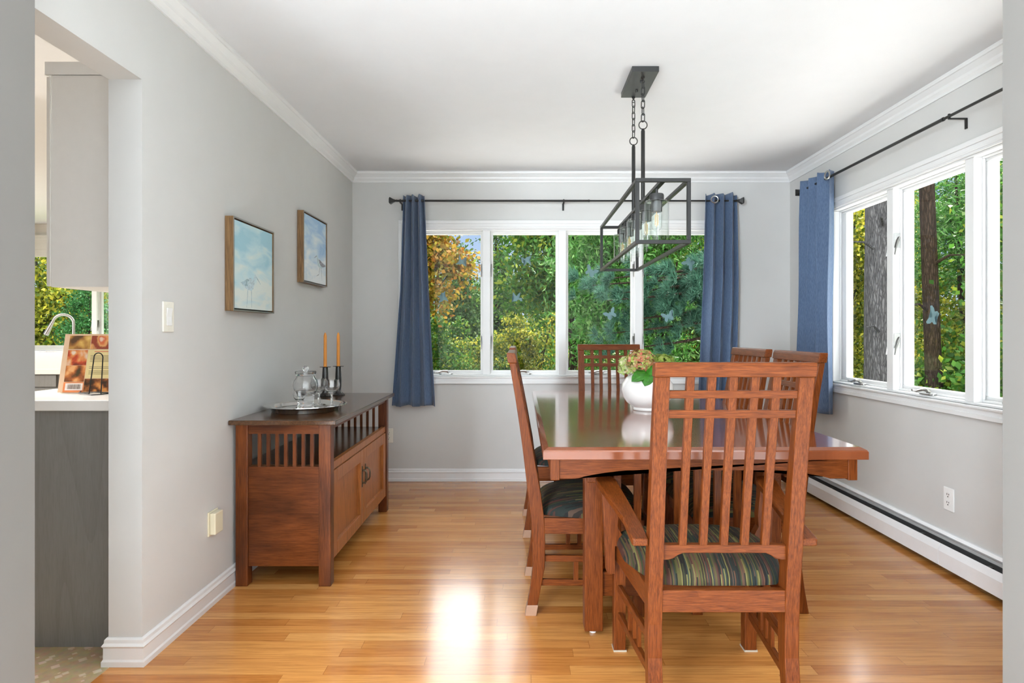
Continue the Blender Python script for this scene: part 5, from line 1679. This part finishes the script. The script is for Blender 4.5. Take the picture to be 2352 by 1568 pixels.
# beyond the back window, left to right
tree('maple_tree', 'orange autumn maple beside the left curtain, seen through the first pane', 'tree', (-2.5, 12.2),
     [(-2.35, 12, 3.3, 1.15, 1.0, 1.0), (-2.3, 12, 2.3, 1.3, 1.0, 0.9), (-3.0, 12.4, 3.0, 1.2, 1, 1.5), (-1.75, 11.8, 2.35, 0.75, .7, .55), (-2.0, 11.8, 3.1, 0.7, .6, .6)], 9000, 0.13, 0.10, M_ORANGE, 0.09)
for (x, y, zt2_, w_, lab) in ((-1.75, 17.5, 3.55, 0.85, 'dark conifer between the orange maple and the window post'), (-0.75, 19.0, 4.25, 0.95, 'dark conifer at the left edge of the second pane')):
    tree('cedar_tree', lab, 'tree', (x, y), [(x, y, lerp(0.4, zt2_ - 0.25, k / 5), w_ * (1 - k / 6.2), w_ * (1 - k / 6.2), 0.5) for k in range(6)], 7000, 0.16, 0.07, M_DARK, 0.1, droop=0.3)
tree('ash_tree', 'large green broadleaf tree filling the second and third panes', 'tree', (1.0, 11.5),
     [(0.9, 11.5, 3.4, 1.2, 1.2, 1.3), (0.3, 11.2, 2.6, 0.85, .9, .8), (1.6, 11.2, 2.2, 1.1, 1.0, 0.9), (0.5, 11.3, 3.7, .9, .8, .9), (2.2, 11.5, 3.0, 1.2, 1, 1.2), (0.25, 11.4, 1.9, .8, .8, .5)], 14000, 0.15, 0.075, M_GREEN, 0.11, droop=0.5)
tree('cherry_tree', 'leafy tree with long drooping leaves behind the lamp frame', 'tree', (2.1, 9.2),
     [(1.45, 8.9, 2.9, .8, .7, .7), (1.1, 8.9, 2.3, .6, .6, .7), (1.75, 9.0, 1.9, .9, .7, .8), (1.2, 9.0, 1.5, .6, .6, .6), (2.3, 9.2, 3.2, 1.0, .8, .8), (1.6, 9.0, 0.9, 1.0, .7, .7)], 11000, 0.13, 0.040, M_LIGHT, 0.07, droop=0.9)
tree('oak_tree', 'dark green tree behind the blue right back curtain, seen through the fourth pane', 'tree', (4.0, 12.5),
     [(3.8, 12.3, 3.3, 1.4, 1.2, 1.4), (3.4, 12.1, 1.8, 1.3, 1, 1.1), (4.8, 12.6, 2.5, 1.5, 1.2, 1.7), (3.2, 12.0, .7, 1.2, .8, .8)], 9000, 0.15, 0.08, M_DARK, 0.12, droop=0.4)

def pine(base, boughs, label):
    bx_, by_ = base
    z0 = GZ - 0.3
    root = empty('pine_tree', (bx_, by_, z0), 0, label, 'tree', TREES)
    b = B()
    trunk_mesh(b, (0, 0, 0), (0, 0, 5.2), 0.13, 0.06, 0.03, seed=5)
    cs, outw = [], []
    for (tx_, ty_, tz_, nT) in boughs:
        s = Vector((0, 0, tz_ - z0 + 0.25)); e = Vector((tx_ - bx_, ty_ - by_, tz_ - z0))
        tube(b, [s, s.lerp(e, .6) + Vector((0, 0, -.02)), e], [0.03, 0.018, 0.006], 6)
        for k in range(int(nT * 0.7)):
            t = RNG.uniform(0.35, 1.04)
            c = np.array(s.lerp(e, t)) + RNG.normal(size=3) * np.array([0.16, 0.16, 0.09])
            m_ = 80
            dd = RNG.normal(size=(m_, 3)); dd /= np.linalg.norm(dd, axis=1, keepdims=True)
            ax = np.array((e - s).normalized()) * 0.8 + np.array([0, 0, .45])
            dd = dd * 0.8 + ax; dd /= np.linalg.norm(dd, axis=1, keepdims=True)
            cs.append(c + dd * 0.065); outw.append(dd * 3)
    leaf_mesh('needles', np.concatenate(cs), 0.150, 0.0085, M_PINE, root, 0.0, outward=np.concatenate(outw))
    obj('trunk', b, BARK_BROWN, root, smooth=True)
def pb(px, py, Y, nT):
    p = P(px, py, Y); return (p.x, p.y, p.z, nT)
pine((3.05, 8.0), [pb(1362, 655, 7.4, 34), pb(1395, 690, 7.3, 34), pb(1430, 672, 7.5, 30), pb(1405, 765, 7.4, 34), pb(1440, 735, 7.5, 30), pb(1495, 690, 7.6, 30), pb(1520, 662, 7.6, 30), pb(1585, 680, 7.8, 26), pb(1500, 640, 7.7, 20), pb(1450, 800, 7.6, 24), pb(1560, 740, 7.8, 20), pb(1390, 640, 7.7, 18)],
     'blue green pine reaching across the third and fourth panes')
# bushes and tall weeds low down
rnd = random.Random(21)
bl_ = [(-3.3, 14.0, 'yellow bush low behind the left curtain'), (-1.9, 13.2, 'yellow green bush below the orange maple'), (-0.9, 14.5, 'sunlit yellow bush at the foot of the dark conifer'), (0.2, 14.2, 'yellow green bush at the bottom left of the second pane'),
       (1.3, 14.0, 'golden green bush at the bottom right of the second pane'), (2.5, 14.4, 'yellow green bush low behind the far end chair'), (3.7, 13.6, 'yellow speckled bush low in the fourth pane'), (5.2, 14.0, 'yellow green bush behind the right back curtain')]
for k, (x, y, lab) in enumerate(bl_):
    h_ = (0.95, 1.25, 0.75, 1.1, 0.7, 1.2, 0.9, 1.1)[k]
    bb = []
    for q in range(13):
        a_ = rnd.uniform(0, 2 * PI); rr = rnd.uniform(0, .75)
        zz_ = rnd.uniform(-.5, 1.45 * h_)
        sz = rnd.uniform(.16, .42) * (1.15 - 0.45 * max(0, zz_))
        bb.append((x + rr * math.cos(a_), y + .5 * rr * math.sin(a_), zz_, sz, sz, sz * 1.15))
    tree('meadow_bush', lab, 'bush', (x, y), bb, 3200, 0.10, 0.07, (M_YELLOW, M_GREEN, M_MEADOW, M_YELLOW, M_MEADOW, M_GREEN, M_YELLOW, M_MEADOW)[k], 0.022, per=34, spread=0.085, branches=12)
for k, (x, lab) in enumerate(((-2.2, 'low green shrub at the bottom of the first pane'), (-0.2, 'low green shrub at the bottom of the second pane'), (1.6, 'low green shrub at the bottom of the third pane'))):
    tree('low_shrub', lab, 'bush', (x, 10.8), [(x, 10.8, 0.0, 1.1, .5, .45), (x + .7, 10.9, .05, .6, .4, .4), (x - .6, 10.7, -.05, .7, .4, .4)], 3600, 0.10, 0.055, M_GREEN, 0.02, per=40, spread=0.1)
# tall wood closing the view
far = [(-9.5, 26, 6.5, M_GREEN, 'tall green tree far left beyond the orange maple'), (-6.2, 25, 5.6, M_YELLOW, 'tall yellowing tree far behind the orange maple'), (-3.2, 27, 4.0, M_GREEN, 'distant green tree below the patch of sky'), (-0.4, 28, 4.2, M_MEADOW, 'distant tree behind the second dark conifer'),
       (2.6, 26, 6.3, M_GREEN, 'tall tree far behind the green broadleaf tree'), (6.0, 25, 6.5, M_DARK, 'tall dark tree far behind the pine'), (9.5, 24, 6.5, M_GREEN, 'tall green tree far behind the corner curtain'), (13.5, 23, 6.8, M_YELLOW, 'tall yellow green tree far behind the grey trunk')]
for (x, y, zt3, mm, lab) in far:
    tree('forest_tree', lab, 'tree', (x, y), [(x, y, zt3 - 1.6, 1.9, 1.2, 1.6), (x - 1.0, y, zt3 - 3.2, 1.5, 1.2, 1.4), (x + 1.0, y, zt3 - 3.0, 1.5, 1.2, 1.4), (x, y - .4, zt3 - 4.6, 2.2, 1, 1.3), (x, y - .2, 0.3, 2.3, 1, 1.2)], 8000, 0.20, 0.14, mm, 0.15, per=60, spread=0.24)

# outside the right-hand window
def big_trunk(name, label, x, y, r, h, bark, stubs, lean=0.0):
    root = empty(name, (x, y, GZ - 0.3), 0, label, 'tree', TREES)
    b = B()
    N2, S2 = 40, 26
    rnd = random.Random(int(r * 1000))
    g = []
    for k in range(N2 + 1):
        t = k / N2
        rr = r * (1.18 - 0.32 * t + 0.30 * max(0, 0.10 - t) / 0.10)
        g.append([b.verts.new((lean * t + rr * math.cos(a) * (1 + 0.045 * math.sin(7 * a + 5 * t) + rnd.uniform(-.02, .02)), rr * math.sin(a) * (1 + 0.045 * math.sin(9 * a - 4 * t)), t * h)) for a in [2 * PI * s / S2 for s in range(S2)]])
    for k in range(N2):
        for s in range(S2):
            q = (s + 1) % S2
            b.faces.new((g[k][s], g[k][q], g[k+1][q], g[k+1][s]))
    obj('trunk', b, bark, root, smooth=True, angle=180)
    for (z, a, L) in stubs:
        b = B()
        d = Vector((math.cos(a), math.sin(a), 0.15))
        s = Vector((lean * z / h, 0, z)) + d * r * 0.8
        tube(b, [s, s + d * L * .5 + Vector((0, 0, .05)), s + d * L], [0.022, 0.014, 0.006], 6)
        obj('dead_branch', b, bark, root, smooth=True)
    return root
big_trunk('pine_tree', 'thick grey pine trunk close outside the right-hand window', 4.86, 8.05, 0.21, 7.0, BARK, [(1.9, 3.9, .5), (2.5, 4.4, .45), (3.0, 3.6, .5), (3.3, 4.1, .4)])
big_trunk('hickory_tree', 'dark brown trunk seen in the middle pane of the right-hand window', 5.35, 7.72, 0.085, 7.0, BARK_BROWN, [(2.2, 3.6, .4), (2.8, 5.0, .4)], lean=-0.25)
side = [('hickory_tree', 'yellow leaved tree just left of the thick grey trunk', (6.6, 12.6), [(6.4, 12.3, 2.4, 1.0, .9, 1.3), (6.2, 12.2, .9, .9, .8, .9), (6.9, 12.4, 3.3, 1.0, .8, .9)], 6000, .12, .085, M_YELLOW),
        ('hemlock_tree', 'soft green hemlock filling the top of the middle right pane', (7.4, 9.8), [(6.9, 9.6, 3.5, 1.1, 1.0, .9), (7.3, 9.9, 2.5, .9, .9, .8), (6.7, 9.2, 2.7, .7, .7, .6), (7.6, 9.6, 3.6, 1.0, .9, .8)], 9000, .15, .030, M_LIGHT),
        ('birch_tree', 'yellow flecked tree low in the middle right pane', (7.6, 9.4), [(7.5, 9.6, 1.3, 1.0, 1.0, 1.0), (7.2, 9.2, .3, 1.0, .8, .7), (7.9, 10.2, .6, .9, .8, .9)], 6000, .11, .075, M_MEADOW),
        ('beech_tree', 'bright green tree seen in the nearest right pane', (6.4, 7.2), [(6.2, 7.0, 1.6, .7, .8, 1.0), (6.3, 6.9, 2.8, .8, .8, .9), (6.0, 6.8, .5, .8, .7, .8), (6.6, 6.2, 2.0, .9, .9, 1.4)], 8000, .12, .075, M_GREEN),
        ('witch_hazel', 'green shrub at the foot of the brown trunk', (5.7, 8.3), [(5.6, 8.0, .35, .55, .45, .5), (5.9, 8.2, .8, .4, .35, .4), (5.3, 7.4, .0, .6, .4, .4)], 2600, .11, .08, M_GREEN)]
for (nm, lab, bs, bls, nn_, L_, W_, mm) in side:
    tree(nm, lab, 'tree' if nm != 'witch_hazel' else 'bush', bs, bls, nn_, L_, W_, mm, 0.06, droop=0.3)
for (x, y, zt3, mm, lab) in ((9.6, 16.5, 5.6, M_YELLOW, 'sunlit yellow tree far behind the grey trunk'), (11.5, 13.5, 6.0, M_GREEN, 'tall green tree far behind the middle right pane'), (12.0, 10.0, 6.2, M_GREEN, 'tall green tree far behind the nearest right pane'), (11.0, 6.6, 6.0, M_MEADOW, 'tall green tree facing the near end of the right-hand window'), (10.5, 3.0, 5.5, M_GREEN, 'tall green tree straight outside the right wall'), (10.5, -1.0, 5.0, M_GREEN, 'tall green tree beside the living room')):
    tree('forest_tree', lab, 'tree', (x, y), [(x, y, zt3 - 1.6, 1.4, 1.8, 1.6), (x, y - 1.0, zt3 - 3.2, 1.2, 1.5, 1.4), (x, y + 1.0, zt3 - 3.0, 1.2, 1.5, 1.4), (x - .3, y, zt3 - 4.6, 1.2, 2.2, 1.3), (x - .2, y, 0.3, 1.2, 2.3, 1.2)], 7000, 0.19, 0.13, mm, 0.15, per=60, spread=0.22)
# outside the kitchen window
tree('dogwood_tree', 'yellow green tree outside the kitchen window', 'tree', (-9.0, 11.6), [(-9.3, 11.5, 2.2, 1.0, .8, 1.0), (-8.7, 11.4, 1.3, .9, .8, .8), (-9.6, 11.3, 1.0, .9, .7, .8), (-9.0, 11.4, .3, 1.4, .8, .7), (-8.4, 11.5, 2.2, .9, .8, .9)], 8000, 0.12, 0.08, M_YELLOW, 0.06, BARK)
tree('arborvitae', 'dark green rounded conifer outside the kitchen window', 'tree', (-7.2, 10.0), [(-7.2, 10.0, lerp(0.0, 1.9, k / 5), .55 * (1 - (k / 7) ** 2), .55 * (1 - (k / 7) ** 2), .32) for k in range(6)], 8000, 0.07, 0.035, M_HEDGE, 0.05, per=50, spread=0.07)
for (x, y, mm, lab) in ((-11.5, 15.5, M_GREEN, 'tall green tree beyond the kitchen window, left'), (-8.6, 16.0, M_YELLOW, 'tall yellowing tree beyond the kitchen window, behind the dogwood')):
    tree('forest_tree', lab, 'tree', (x, y), [(x, y, 4.4, 1.8, 1.2, 1.4), (x - .8, y, 2.6, 1.6, 1.2, 1.4), (x + .8, y, 2.4, 1.6, 1.2, 1.4), (x, y, .5, 2.2, 1.1, 1.3)], 7000, 0.19, 0.13, mm, 0.15, per=60, spread=0.22)
